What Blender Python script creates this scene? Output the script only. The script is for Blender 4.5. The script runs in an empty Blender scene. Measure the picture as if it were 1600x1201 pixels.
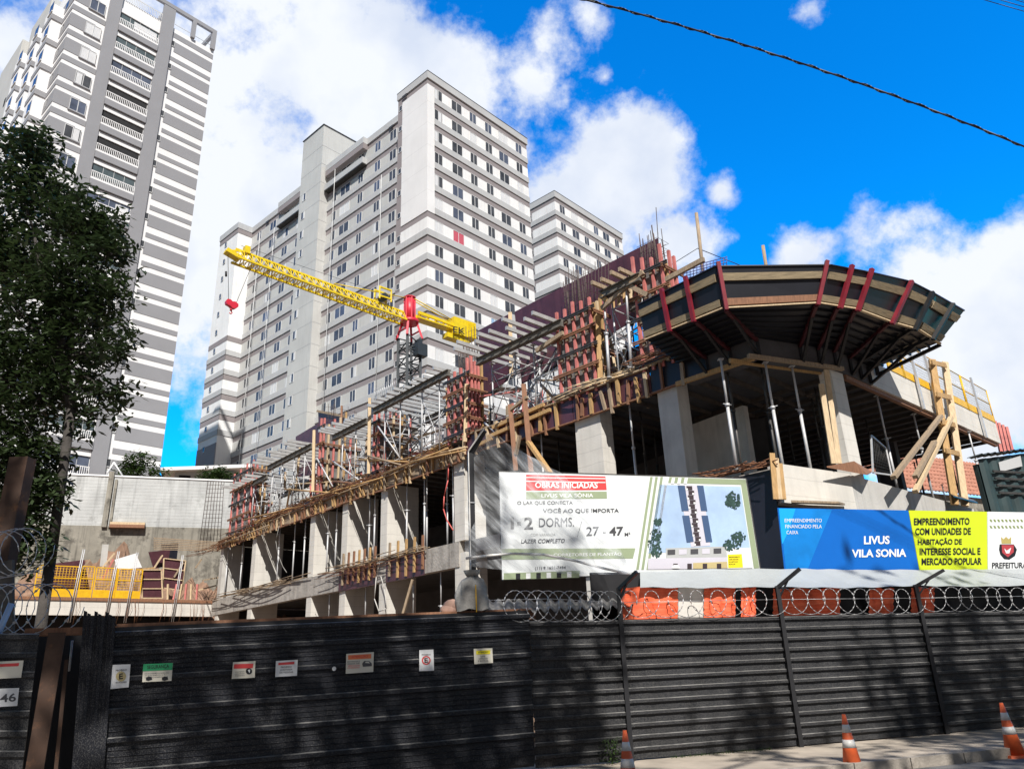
import bpy, math, random
import numpy as np
from mathutils import Vector, Matrix
random.seed(7)
RNG = random.Random(11)
SC = bpy.context.scene
COL = SC.collection
RAD = math.radians
def V(*a): return np.array(a, float)
UP = V(0, 0, 1)

# ------------------------------------------------------------------ camera
F, PIT, ROL, CZ = 1171.6, RAD(20.48), RAD(-2.37), 1.6
_cp, _sp, _cr, _sr = math.cos(PIT), math.sin(PIT), math.cos(ROL), math.sin(ROL)
FW = V(0, _cp, _sp)
RT = _cr * V(1, 0, 0) + _sr * V(0, -_sp, _cp)
CU = -_sr * V(1, 0, 0) + _cr * V(0, -_sp, _cp)
OR = V(0, 0, CZ)
cam = bpy.data.cameras.new('camera')
cam.sensor_width = 36.0
cam.lens = 36.0 * F / 1600.0
cam.clip_start = 0.1
cam.clip_end = 3000
camo = bpy.data.objects.new('camera', cam)
COL.objects.link(camo)
camo.matrix_world = Matrix(((RT[0], CU[0], -FW[0], 0), (RT[1], CU[1], -FW[1], 0), (RT[2], CU[2], -FW[2], CZ), (0, 0, 0, 1)))
SC.camera = camo

def ray(x, y): return FW + (x - 800) / F * RT - (y - 600.5) / F * CU
def onz(x, y, z):
    d = ray(x, y); return OR + d * (z - CZ) / d[2]
def aty(x, y, Y):
    d = ray(x, y); return OR + d * Y / d[1]
def D(az):
    a = RAD(az); return V(math.sin(a), math.cos(a), 0)

# ------------------------------------------------------------------ world and sun
SUN_AZ, SUN_EL = 171.0, 47.0
SKY_STR = 0.10
SC.view_settings.view_transform = 'Standard'
SC.view_settings.look = 'None'
SC.view_settings.exposure = 0.38
SC.view_settings.gamma = 1.0
w = bpy.data.worlds.new('World'); SC.world = w; w.use_nodes = True
nt = w.node_tree; nt.nodes.clear()
def N(t, **k):
    n = nt.nodes.new(t)
    for a, b in k.items(): setattr(n, a, b)
    return n
L = lambda a, b: nt.links.new(a, b)
sky = N('ShaderNodeTexSky', sky_type='NISHITA', sun_disc=False)
sky.sun_elevation = RAD(SUN_EL); sky.sun_rotation = RAD(SUN_AZ)
sky.air_density = 1.0; sky.dust_density = 0.3; sky.ozone_density = 3.0
hs = N('ShaderNodeHueSaturation'); hs.inputs['Saturation'].default_value = 1.35; hs.inputs['Value'].default_value = 1.0
L(sky.outputs[0], hs.inputs['Color'])
tint = N('ShaderNodeMix', data_type='RGBA', blend_type='MULTIPLY'); tint.inputs[0].default_value = 1
tint.inputs[7].default_value = (0.06, 2.0, 2.55, 1)
L(hs.outputs[0], tint.inputs[6])
tc = N('ShaderNodeTexCoord')
no = N('ShaderNodeTexNoise'); no.inputs['Scale'].default_value = 5.5; no.inputs['Detail'].default_value = 12; no.inputs['Roughness'].default_value = 0.62; no.inputs['Distortion'].default_value = 0.0
L(tc.outputs['Generated'], no.inputs['Vector'])
# cloud banks: direction (given as the bearing seen in the photo), angular radius, strength
BANKS = [(430, 330, .40, 1.15), (330, 90, .30, 1.1), (470, 120, .22, 1.05), (560, 150, .17, 1.0), (500, 430, .30, 1.1), (390, 0, .25, 1.0), (500, -90, .2, .9), (720, 130, .10, .85), (640, 110, .11, .9), (830, 120, .085, .75),
         (850, 70, .07, .62), (955, 250, .105, 1.0), (935, 340, .12, 1.05), (890, 420, .12, 1.1), (1015, 290, .065, .85), (1050, 380, .065, .75), (1500, 480, .15, 1.1), (1560, 560, .2, 1.2), (1425, 420, .10, .95), (1590, 400, .1, .95),
         (1260, 400, .045, .62), (1400, 370, .05, .6), (915, 25, .04, .62), (1268, 10, .03, .6), (945, 120, .02, .5), (1130, 297, .025, .55), (0, 60, .10, .95), (285, 600, .07, .45), (270, 690, .05, .3)]
BACK = []
acc = None
for bx, br, bs in [(ray(b[0], b[1]), b[2], b[3]) for b in BANKS] + [(V(*b[0]), b[1], b[2]) for b in BACK]:
    d = bx / np.linalg.norm(bx)
    vm = N('ShaderNodeVectorMath', operation='DISTANCE'); vm.inputs[1].default_value = d
    L(tc.outputs['Generated'], vm.inputs[0])
    ma = N('ShaderNodeMath', operation='MULTIPLY_ADD'); ma.inputs[1].default_value = -bs / br; ma.inputs[2].default_value = bs
    L(vm.outputs['Value'], ma.inputs[0])
    if acc is None: acc = ma
    else:
        mx = N('ShaderNodeMath', operation='SMOOTH_MAX'); mx.inputs[2].default_value = .15
        L(acc.outputs[0], mx.inputs[0]); L(ma.outputs[0], mx.inputs[1]); acc = mx
am = N('ShaderNodeMath', operation='MULTIPLY_ADD'); am.inputs[1].default_value = 3.0; am.inputs[2].default_value = -1.5
L(no.outputs['Fac'], am.inputs[0])
ad = N('ShaderNodeMath', operation='ADD'); L(acc.outputs[0], ad.inputs[0]); L(am.outputs[0], ad.inputs[1])
mr = N('ShaderNodeMapRange', interpolation_type='SMOOTHSTEP'); mr.inputs[1].default_value = .12; mr.inputs[2].default_value = .62
L(ad.outputs[0], mr.inputs[0])
n2 = N('ShaderNodeTexNoise'); n2.inputs['Scale'].default_value = 7; n2.inputs['Detail'].default_value = 8
L(tc.outputs['Generated'], n2.inputs['Vector'])
cr = N('ShaderNodeValToRGB'); cr.color_ramp.elements[0].position = .33; cr.color_ramp.elements[0].color = (5.4, 6.0, 7.2, 1); cr.color_ramp.elements[1].position = .56; cr.color_ramp.elements[1].color = (7.2, 7.5, 8.0, 1)
L(n2.outputs['Fac'], cr.inputs[0])
mc = N('ShaderNodeMix', data_type='RGBA'); L(mr.outputs[0], mc.inputs[0]); L(tint.outputs[2], mc.inputs[6]); L(cr.outputs[0], mc.inputs[7])
# added dark grey cloud deck, unseen behind the viewpoint, to cut the fill light
dd = N('ShaderNodeVectorMath', operation='DOT_PRODUCT'); dd.inputs[1].default_value = (.1, -.95, .25); L(tc.outputs['Generated'], dd.inputs[0])
dn = N('ShaderNodeMath', operation='MULTIPLY_ADD'); dn.inputs[1].default_value = .5; L(no.outputs['Fac'], dn.inputs[0]); L(dd.outputs['Value'], dn.inputs[2])
dm = N('ShaderNodeMapRange', interpolation_type='SMOOTHSTEP'); dm.inputs[1].default_value = .0; dm.inputs[2].default_value = .5; L(dn.outputs[0], dm.inputs[0])
m3 = N('ShaderNodeMix', data_type='RGBA'); m3.inputs[7].default_value = (1.2, 1.38, 1.75, 1); L(dm.outputs[0], m3.inputs[0]); L(mc.outputs[2], m3.inputs[6]); mc = m3
bg = N('ShaderNodeBackground'); bg.inputs[1].default_value = SKY_STR; L(mc.outputs[2], bg.inputs[0])
L(bg.outputs[0], N('ShaderNodeOutputWorld').inputs[0])
sl = bpy.data.lights.new('sun', 'SUN'); sl.energy = 5.0; sl.angle = RAD(.53); sl.color = (1, .96, .91)
so = bpy.data.objects.new('sun', sl); COL.objects.link(so)
SV = V(math.sin(RAD(SUN_AZ)) * math.cos(RAD(SUN_EL)), math.cos(RAD(SUN_AZ)) * math.cos(RAD(SUN_EL)), math.sin(RAD(SUN_EL)))
so.rotation_euler = Vector(SV).to_track_quat('Z', 'Y').to_euler(); so.location = (5, -20, 40)

# ------------------------------------------------------------------ mesh collector
class MB:
    def __init__(s): s.v = []; s.f = []; s.m = []; s.sm = []; s.mats = []; s.cur = 0; s.smooth = False
    def use(s, m):
        if m not in s.mats: s.mats.append(m)
        s.cur = s.mats.index(m); return s
    def add(s, vs, fs):
        b = len(s.v); s.v.extend([tuple(float(c) for c in p) for p in vs])
        for f in fs: s.f.append(tuple(b + i for i in f)); s.m.append(s.cur); s.sm.append(s.smooth)
        return s
    def poly(s, *p): return s.add(p, [tuple(range(len(p)))])
    def hexa(s, p): return s.add(p, [(0, 3, 2, 1), (4, 5, 6, 7), (0, 1, 5, 4), (1, 2, 6, 5), (2, 3, 7, 6), (3, 0, 4, 7)])
    def prism(s, poly, vec):
        n = len(poly); p = [np.array(q, float) for q in poly]; vec = np.array(vec, float)
        fs = [tuple(range(n))[::-1], tuple(range(n, 2 * n))] + [(i, (i + 1) % n, n + (i + 1) % n, n + i) for i in range(n)]
        return s.add(p + [q + vec for q in p], fs)
    def bar(s, p, q, w, h, up=None):
        p = np.array(p, float); q = np.array(q, float); d = q - p; d = d / (np.linalg.norm(d) + 1e-9)
        u = np.array(up, float) if up is not None else (UP if abs(d[2]) < .95 else V(0, 1, 0))
        a = np.cross(d, u); a /= np.linalg.norm(a); b = np.cross(a, d)
        a = a * w / 2; b = b * h / 2
        return s.hexa([p - a - b, p + a - b, p + a + b, p - a + b, q - a - b, q + a - b, q + a + b, q - a + b])
    def tube(s, p, q, r, n=8, r2=None):
        p = np.array(p, float); q = np.array(q, float); r2 = r if r2 is None else r2
        d = q - p; d = d / (np.linalg.norm(d) + 1e-9)
        a = np.cross(d, UP if abs(d[2]) < .9 else V(1, 0, 0)); a /= np.linalg.norm(a); b = np.cross(d, a)
        vs = [p + (a * math.cos(t) + b * math.sin(t)) * r for t in [2 * math.pi * i / n for i in range(n)]] + [q + (a * math.cos(t) + b * math.sin(t)) * r2 for t in [2 * math.pi * i / n for i in range(n)]]
        sm = s.smooth; s.smooth = True
        s.add(vs, [(i, (i + 1) % n, n + (i + 1) % n, n + i) for i in range(n)]); s.smooth = sm
        b0 = len(s.v) - 2 * n
        for f in (tuple(range(n))[::-1], tuple(range(n, 2 * n))): s.f.append(tuple(b0 + i for i in f)); s.m.append(s.cur); s.sm.append(False)
        return s
    def path(s, pts, r, n=6, r2=None):
        k = len(pts) - 1
        for i in range(k):
            if r2 is None: s.tube(pts[i], pts[i + 1], r, n)
            else: s.tube(pts[i], pts[i + 1], r + (r2 - r) * i / k, n, r + (r2 - r) * (i + 1) / k)
        return s
    def sheet(s, rows):
        nu = len(rows[0]); vs = [p for r in rows for p in r]
        return s.add(vs, [(j * nu + i, j * nu + i + 1, (j + 1) * nu + i + 1, (j + 1) * nu + i) for j in range(len(rows) - 1) for i in range(nu - 1)])
    def build(s, name, mat=None, parent=None, origin=None, merge=False):
        if mat is not None and not s.mats: s.mats = [mat]
        vs = np.array(s.v, float) if s.v else np.zeros((0, 3))
        if parent is not None: org = V(*parent['_o'])
        elif origin is not None: org = np.array(origin, float)
        else: org = V(*(vs.min(0)[:2] + vs.max(0)[:2]) / 2, vs[:, 2].min())
        me = bpy.data.meshes.new(name); me.from_pydata([tuple(p) for p in vs - org], [], s.f)
        for m in s.mats: me.materials.append(m)
        me.polygons.foreach_set('material_index', s.m); me.polygons.foreach_set('use_smooth', s.sm); me.update()
        o = bpy.data.objects.new(name, me); COL.objects.link(o)
        if parent is not None:
            o.parent = parent; o['_o'] = parent['_o']
        else:
            o.location = org; o['_o'] = [float(c) for c in org]
        return o

def tag(o, label, cat, group=None, kind=None):
    if label: o['label'] = label
    if cat: o['category'] = cat
    if group: o['group'] = group
    if kind: o['kind'] = kind
    return o
def thing(name, loc, label, cat, group=None):
    o = bpy.data.objects.new(name, None); COL.objects.link(o); o.location = [float(c) for c in loc]; o.empty_display_size = .3
    o['_o'] = [float(c) for c in loc]
    return tag(o, label, cat, group)
class Fr:      # a vertical plane: origin, bearing of +s, outward normal on the camera's side
    def __init__(s, o, az, z0=0):
        s.o = V(o[0], o[1], 0); s.d = D(az); s.n = V(s.d[1], -s.d[0], 0)
        if s.n @ (V(0, 0, 0) - s.o) < 0: s.n = -s.n
    def P(s, a, z, off=0.): return s.o + s.d * a + s.n * off + UP * z
    def px(s, x, y, off=0.):
        d = ray(x, y); n = s.n; t = (n @ (s.o + n * off - V(0, 0, 0))) / (n @ d); return OR + d * t
    def sz(s, x, y, off=0.):
        q = s.px(x, y, off); return float((q - s.o) @ s.d), float(q[2])
    def box(s, mb, a0, a1, o0, o1, z0, z1):
        return mb.hexa([s.P(a0, z0, o0), s.P(a1, z0, o0), s.P(a1, z0, o1), s.P(a0, z0, o1), s.P(a0, z1, o0), s.P(a1, z1, o0), s.P(a1, z1, o1), s.P(a0, z1, o1)])

# ------------------------------------------------------------------ materials
def lin(r, g, b):
    f = lambda c: (c / 255 / 12.92) if c / 255 <= .04045 else ((c / 255 + .055) / 1.055) ** 2.4
    return (f(r), f(g), f(b))
MATS = {}
def mat(name, col, rough=.7, var=.25, scale=3., metal=0., bump=0., bscale=30., col2=None, spot=0., spotcol=None, spotscale=8., spotlo=.55, streak=0., alpha=1., trans=0., spec=.5, stretch=None, lines=0., leafy=False):
    if name in MATS: return MATS[name]
    m = bpy.data.materials.new(name); m.use_nodes = True; t = m.node_tree; ns = t.nodes; lk = t.links.new
    b = ns['Principled BSDF']
    def nn(k): return ns.new(k)
    co = nn('ShaderNodeTexCoord'); vec = co.outputs['Object']
    if stretch:
        mp = nn('ShaderNodeMapping'); mp.inputs['Scale'].default_value = stretch; lk(vec, mp.inputs[0]); vec = mp.outputs[0]
    n1 = nn('ShaderNodeTexNoise'); n1.inputs['Scale'].default_value = scale; n1.inputs['Detail'].default_value = 8; n1.inputs['Roughness'].default_value = .6; lk(vec, n1.inputs['Vector'])
    rp = nn('ShaderNodeValToRGB'); e = rp.color_ramp.elements
    c2 = col2 or tuple(c * (1 - var) for c in col)
    c1 = col if col2 else tuple(min(1, c * (1 + var * .4)) for c in col)
    e[0].position = .3; e[0].color = (*c2, 1); e[1].position = .68; e[1].color = (*c1, 1)
    lk(n1.outputs['Fac'], rp.inputs[0]); out = rp.outputs[0]
    if streak:
        mp = nn('ShaderNodeMapping'); mp.inputs['Scale'].default_value = (1, 1, .06); lk(co.outputs['Object'], mp.inputs[0])
        ns_ = nn('ShaderNodeTexNoise'); ns_.inputs['Scale'].default_value = 5; ns_.inputs['Detail'].default_value = 6; lk(mp.outputs[0], ns_.inputs['Vector'])
        r2 = nn('ShaderNodeMapRange'); r2.inputs[1].default_value = .5; r2.inputs[2].default_value = .75; r2.inputs[3].default_value = 1; r2.inputs[4].default_value = 1 - streak; lk(ns_.outputs['Fac'], r2.inputs[0])
        mx = nn('ShaderNodeMix'); mx.data_type = 'RGBA'; mx.blend_type = 'MULTIPLY'; mx.inputs[0].default_value = 1
        lk(out, mx.inputs[6]); cc = nn('ShaderNodeCombineColor'); [lk(r2.outputs[0], cc.inputs[i]) for i in range(3)]; lk(cc.outputs[0], mx.inputs[7]); out = mx.outputs[2]
    if spot:
        ns2 = nn('ShaderNodeTexNoise'); ns2.inputs['Scale'].default_value = spotscale; ns2.inputs['Detail'].default_value = 10; ns2.inputs['Roughness'].default_value = .7; lk(vec, ns2.inputs['Vector'])
        r3 = nn('ShaderNodeMapRange'); r3.inputs[1].default_value = spotlo; r3.inputs[2].default_value = spotlo + .12; r3.inputs[3].default_value = 0; r3.inputs[4].default_value = spot; lk(ns2.outputs['Fac'], r3.inputs[0])
        mx = nn('ShaderNodeMix'); mx.data_type = 'RGBA'; lk(r3.outputs[0], mx.inputs[0]); lk(out, mx.inputs[6]); mx.inputs[7].default_value = (*(spotcol or (0, 0, 0)), 1); out = mx.outputs[2]
    if lines:
        sx = nn('ShaderNodeSeparateXYZ'); lk(co.outputs['Object'], sx.inputs[0]); mo = nn('ShaderNodeMath'); mo.operation = 'MULTIPLY_ADD'; mo.inputs[1].default_value = 1 / lines; lk(sx.outputs[2], mo.inputs[0])
        nl = nn('ShaderNodeTexNoise'); nl.inputs['Scale'].default_value = 1.3; lk(co.outputs['Object'], nl.inputs['Vector']); nm = nn('ShaderNodeMath'); nm.operation = 'MULTIPLY'; nm.inputs[1].default_value = .16 if lines < 1 else .01; lk(nl.outputs['Fac'], nm.inputs[0]); lk(nm.outputs[0], mo.inputs[2])
        fr_ = nn('ShaderNodeMath'); fr_.operation = 'FRACT'; lk(mo.outputs[0], fr_.inputs[0]); r5 = nn('ShaderNodeMapRange'); r5.inputs[1].default_value = .0; r5.inputs[2].default_value = .035 / lines if lines < 1 else .028; r5.inputs[3].default_value = .80; r5.inputs[4].default_value = 1.; lk(fr_.outputs[0], r5.inputs[0])
        mx = nn('ShaderNodeMix'); mx.data_type = 'RGBA'; mx.blend_type = 'MULTIPLY'; mx.inputs[0].default_value = 1; lk(out, mx.inputs[6]); cc = nn('ShaderNodeCombineColor'); [lk(r5.outputs[0], cc.inputs[i]) for i in range(3)]; lk(cc.outputs[0], mx.inputs[7]); out = mx.outputs[2]
    lk(out, b.inputs['Base Color'])
    if leafy:
        tl = nn('ShaderNodeBsdfTranslucent'); hsv = nn('ShaderNodeHueSaturation'); hsv.inputs['Value'].default_value = 1.7; lk(out, hsv.inputs['Color']); lk(hsv.outputs[0], tl.inputs['Color']); ms = nn('ShaderNodeMixShader'); ms.inputs[0].default_value = .22; lk(b.outputs[0], ms.inputs[1]); lk(tl.outputs[0], ms.inputs[2]); lk(ms.outputs[0], ns['Material Output'].inputs['Surface'])
    b.inputs['Metallic'].default_value = metal; b.inputs['Roughness'].default_value = rough
    b.inputs['Specular IOR Level'].default_value = spec
    if bump:
        nb = nn('ShaderNodeTexNoise'); nb.inputs['Scale'].default_value = bscale; nb.inputs['Detail'].default_value = 6; lk(vec, nb.inputs['Vector'])
        bp = nn('ShaderNodeBump'); bp.inputs['Strength'].default_value = bump; bp.inputs['Distance'].default_value = .02; lk(nb.outputs['Fac'], bp.inputs['Height']); lk(bp.outputs[0], b.inputs['Normal'])
    if alpha < 1: b.inputs['Alpha'].default_value = alpha
    if trans: b.inputs['Transmission Weight'].default_value = trans
    MATS[name] = m; return m
M = {}
def setup():
    g = M
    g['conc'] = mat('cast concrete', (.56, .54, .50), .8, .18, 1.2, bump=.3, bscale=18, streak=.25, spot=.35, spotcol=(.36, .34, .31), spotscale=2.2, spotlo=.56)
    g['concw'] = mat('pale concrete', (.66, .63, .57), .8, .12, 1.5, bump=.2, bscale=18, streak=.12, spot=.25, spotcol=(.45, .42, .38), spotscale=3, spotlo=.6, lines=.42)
    g['concd'] = mat('shaded raw concrete', (.085, .082, .086), .85, .3, 1.5, bump=.3)  # concrete darkened so the shade inside and under the slabs is in its colour
    g['concr'] = mat('rough concrete', (.42, .39, .35), .9, .35, 2.5, bump=.8, bscale=12, streak=.4, spot=.5, spotcol=(.22, .18, .14), spotscale=5)
    g['ply'] = mat('purple film plywood', (.085, .028, .038), .45, .35, 1.5, streak=.3, spot=.3, spotcol=(.16, .11, .11), spotscale=6, spotlo=.6)
    g['plyb'] = mat('black film plywood', (.010, .011, .017), .35, .4, 1.2, spot=.25, spotcol=(.05, .05, .06), spotscale=5, spotlo=.6)
    g['plyn'] = mat('navy film plywood', (.016, .017, .026), .4, .4, 1.5, spot=.5, spotcol=(.3, .29, .27), spotscale=5, spotlo=.66, stretch=(1, 1, .25))
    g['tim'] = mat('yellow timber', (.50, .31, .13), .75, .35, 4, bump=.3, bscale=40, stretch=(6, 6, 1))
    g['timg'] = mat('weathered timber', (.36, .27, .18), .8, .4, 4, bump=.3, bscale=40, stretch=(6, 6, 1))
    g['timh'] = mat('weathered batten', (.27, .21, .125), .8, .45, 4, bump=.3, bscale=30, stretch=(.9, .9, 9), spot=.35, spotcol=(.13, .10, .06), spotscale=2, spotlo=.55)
    g['timd'] = mat('shaded soffit timber', (.085, .068, .055), .85, .4, 4)  # joist timber coloured dark to carry the shade under the slab
    g['timp'] = mat('pale timber', (.62, .47, .29), .75, .3, 4, stretch=(6, 6, 1))
    g['timb'] = mat('brown timber', (.27, .13, .07), .75, .35, 4, stretch=(6, 6, 1))
    g['redt'] = mat('red painted timber', (.60, .19, .165), .65, .35, 2.5, spot=.5, spotcol=(.50, .30, .26), spotscale=5, spotlo=.54)
    g['reds'] = mat('red painted steel', (.22, .014, .028), .45, .3, 3, spot=.3, spotcol=(.12, .03, .03), spotscale=9)
    g['gbeam'] = mat('weathered grey beam', (.15, .14, .12), .7, .5, 3, stretch=(1, 1, 6), spot=.4, spotcol=(.05, .045, .04), spotscale=4)
    g['dred'] = mat('shaded red steel', (.07, .008, .013), .6, .3, 3)  # red steel darkened in colour for the shade below the canopy
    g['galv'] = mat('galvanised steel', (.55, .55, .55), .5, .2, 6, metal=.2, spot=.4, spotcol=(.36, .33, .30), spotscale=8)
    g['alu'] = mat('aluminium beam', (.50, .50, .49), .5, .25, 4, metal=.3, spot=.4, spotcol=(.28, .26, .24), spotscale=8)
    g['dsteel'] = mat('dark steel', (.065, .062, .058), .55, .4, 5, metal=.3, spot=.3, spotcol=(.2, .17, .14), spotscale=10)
    g['bsteel'] = mat('black steel', (.012, .012, .014), .5, .4, 5)
    g['rebar'] = mat('rusty rebar', (.24, .105, .05), .8, .4, 8)
    g['rebard'] = mat('dark rebar', (.085, .06, .05), .75, .4, 8)
    g['white'] = mat('white render', (.80, .80, .79), .8, .06, .6, streak=.06)
    g['wend'] = mat('white end wall render', (.74, .74, .735), .8, .08, .25, streak=.03, lines=2.86)
    g['wpier'] = mat('white pier render', (.78, .78, .77), .8, .09, .4, streak=.10)
    g['band'] = mat('light grey render', (.46, .465, .465), .8, .08, .5, streak=.08)
    g['brown'] = mat('mauve grey render', (.265, .235, .235), .8, .08, .5)
    g['tgrey'] = mat('pale grey render', (.50, .50, .48), .8, .10, .25, streak=.1)
    g['grey'] = mat('mid grey render', (.275, .278, .295), .8, .06, .5)
    g['offw'] = mat('off white render', (.80, .80, .80), .8, .05, .5, streak=.05)
    g['glass'] = mat('window glass', (.075, .08, .09), .22, .5, .8, spec=.35)
    g['glassb'] = mat('bluish window glass', (.10, .12, .17), .2, .4, .8, spec=.35)
    g['glassg'] = mat('greenish balcony glass', (.10, .13, .14), .1, .3, .8, spec=.8)
    g['frame'] = mat('window frame', (.62, .63, .63), .5, .1)
    g['curt'] = mat('white curtain', (.66, .67, .68), .8, .2, 5, stretch=(6, 6, .4))
    g['curtr'] = mat('pink curtain', (.55, .10, .14), .8, .3, 5, stretch=(6, 6, .4))
    g['curtb'] = mat('blue curtain', (.30, .46, .66), .8, .3, 5, stretch=(6, 6, .4))
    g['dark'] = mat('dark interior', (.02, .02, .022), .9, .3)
    g['cyel'] = mat('crane yellow', (.76, .56, .01), .45, .2, 3)
    g['cred'] = mat('crane red', (.62, .02, .045), .45, .2, 3)
    g['cgrey'] = mat('crane grey', (.030, .038, .045), .5, .2, 3)
    g['fence'] = mat('black fence sheet', (.022, .023, .027), .6, .4, 1.2, bump=.12, bscale=70, spot=.38, spotcol=(.15, .145, .135), spotscale=75, spotlo=.45, spec=.15)
    g['riblit'] = mat('dusty rib highlight', (.20, .195, .185), .7, .5, 3, spot=.6, spotcol=(.05, .05, .05), spotscale=9, spotlo=.5, spec=.2)  # sun highlight of the upper rib slopes put into the colour, with some dust
    g['fence2'] = mat('black gate sheet', (.012, .0135, .019), .55, .4, 1.2, bump=.12, bscale=70, spot=.42, spotcol=(.17, .165, .155), spotscale=75, spotlo=.50, spec=.2)
    g['orange'] = mat('orange netting', (.85, .20, .09), .7, .3, 3, col2=(.72, .065, .015), stretch=(.5, .5, 9), streak=.2)
    g['asb'] = mat('grey fibre cement', (.17, .165, .16), .85, .35, 3, spot=.4, spotcol=(.3, .29, .26), spotscale=8)
    g['sack'] = mat('grey sack cloth', (.27, .26, .24), .9, .3, 4, bump=.5)
    g['leaf'] = mat('leaf green', (.038, .060, .019), .5, .55, .9, col2=(.015, .028, .011), leafy=True)
    g['leaf2'] = mat('bush green', (.040, .075, .016), .55, .5, 2.0, leafy=True)
    g['bark'] = mat('bark', (.055, .048, .042), .9, .4, 5, bump=.8)
    g['wallb'] = mat('grey block wall', (.50, .51, .50), .9, .25, .5, bump=.4, bscale=6, spot=.5, spotcol=(.20, .20, .185), spotscale=.9, spotlo=.56, streak=.3)
    g['wallo'] = mat('old stained wall', (.29, .27, .225), .9, .4, .6, bump=.5, bscale=6, spot=.8, spotcol=(.085, .078, .065), spotscale=1.3, spotlo=.5, streak=.5)
    g['soil'] = mat('orange soil', (.27, .165, .11), .95, .45, 1.2, bump=.8, bscale=6)
    g['yrail'] = mat('yellow guard rail', (.80, .46, .01), .5, .2, 4)
    g['tile'] = mat('clay roof tile', (.40, .18, .12), .85, .35, 3)
    g['greenm'] = mat('dark green metal', (.035, .06, .062), .5, .3, 2, streak=.3)
    g['asph'] = mat('asphalt', (.15, .145, .14), .9, .3, 4, bump=.6, bscale=90, spot=.3, spotcol=(.24, .22, .20), spotscale=3)
    g['pave'] = mat('pavement concrete', (.42, .36, .29), .9, .3, 1.6, bump=.4, bscale=40, spot=.4, spotcol=(.24, .20, .16), spotscale=2.5)
    g['kerb'] = mat('kerb concrete', (.36, .32, .27), .9, .35, 2.5, bump=.5, bscale=30, spot=.5, spotcol=(.13, .11, .09), spotscale=3)
    g['yard'] = mat('yard soil', (.20, .13, .085), .95, .4, 1.5, bump=.6)
    g['cone'] = mat('cone orange', (.75, .13, .035), .5, .25, 6, spot=.3, spotcol=(.35, .07, .03), spotscale=8)
    g['refl'] = mat('white reflective band', (.72, .70, .66), .45, .2, 8)
    g['coned'] = mat('worn dark tip', (.05, .03, .03), .8)
    g['wire'] = mat('galvanised razor wire', (.52, .52, .52), .4, .3, 9, metal=.5)
    g['cable'] = mat('black cable', (.012, .012, .014), .5)
    g['rust'] = mat('rusty steel post', (.060, .030, .017), .75, .5, 2.5, spot=.4, spotcol=(.26, .11, .04), spotscale=3)
    g['film'] = None
    g['paper'] = mat('white banner vinyl', (.74, .765, .76), .5, .05, .7, bump=.7, bscale=1.7)
setup()
# ------------------------------------------------------------------ lettering
_TC = {}
def text_mesh(s, bold=0.):
    k = (s, bold)
    if k not in _TC:
        cu = bpy.data.curves.new('t', 'FONT'); cu.body = s; cu.size = 1; cu.offset = bold; cu.resolution_u = 3; cu.fill_mode = 'FRONT'
        o = bpy.data.objects.new('t', cu); COL.objects.link(o); bpy.context.view_layer.update()
        me = o.evaluated_get(bpy.context.evaluated_depsgraph_get()).to_mesh()
        vs = np.array([v.co[:2] for v in me.vertices]); fs = [tuple(p.vertices) for p in me.polygons]
        o.to_mesh_clear(); bpy.data.objects.remove(o); bpy.data.curves.remove(cu)
        lo = vs.min(0); hi = vs.max(0); _TC[k] = ((vs - lo) / (hi - lo), fs)
    return _TC[k]
def bil(q, u, v): return (q[0] * (1 - u) + q[1] * u) * (1 - v) + (q[3] * (1 - u) + q[2] * u) * v   # q = TL, TR, BR, BL
def write(mb, fr, s, q, off, mt, bold=0.):
    """lettering s filling the quad q (TL, TR, BR, BL, sighted on the plane fr)"""
    uv, fs = text_mesh(s, bold); w = [fr.px(*p, off) for p in q]
    mb.use(mt).add([bil(w, u, 1 - v) for u, v in uv], fs)
def patch(mb, fr, q, off, mt): mb.use(mt).poly(*[fr.px(*p, off) for p in q])
def line(mb, fr, s, x0, y0, x1, y1, h, off, mt, bold=.012, lean=0): write(mb, fr, s, [(x0 + lean, y0 - h), (x1 + lean, y1 - h), (x1, y1), (x0, y0)], off, mt, bold)
def pm(n, c, r=.5): return mat(n, c, r, .06, 2)
INK = pm('ink dark grey', (.07, .07, .075)); INKB = pm('ink black', (.012, .012, .015)); INKW = pm('ink white', (.80, .81, .80))
RED = pm('print red', (.70, .06, .06)); SAGE = pm('print sage green', (.30, .36, .22)); PSKY = mat('print sky', (.43, .58, .80), .5, .25, 1.2); PNAVY = pm('print slate blue', (.055, .10, .20))
PBRN = pm('print brown', (.05, .035, .04)); PWALL = pm('print pale lilac', (.60, .58, .64)); PGRN = mat('print leaves', (.04, .085, .07), .5, .6, 9); PBLUE = mat('print blue', (.003, .13, .52), .4, .15, .5); SUNBLUE = pm('sunlit banner blue', (.01, .38, .85), .4)
PLIME = pm('print lime yellow', (.58, .70, .02), .4); PYEL = pm('print yellow', (.85, .72, .02)); PGR = pm('sign green', (.03, .36, .14)); PORA = pm('sign orange', (.80, .20, .07)); CREAM = pm('sign cream', (.70, .66, .55)); PAPER2 = pm('sign white', (.75, .75, .74)); PGREY = pm('print grey', (.45, .46, .45)); PTAN = pm('print tan', (.55, .45, .22))

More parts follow.
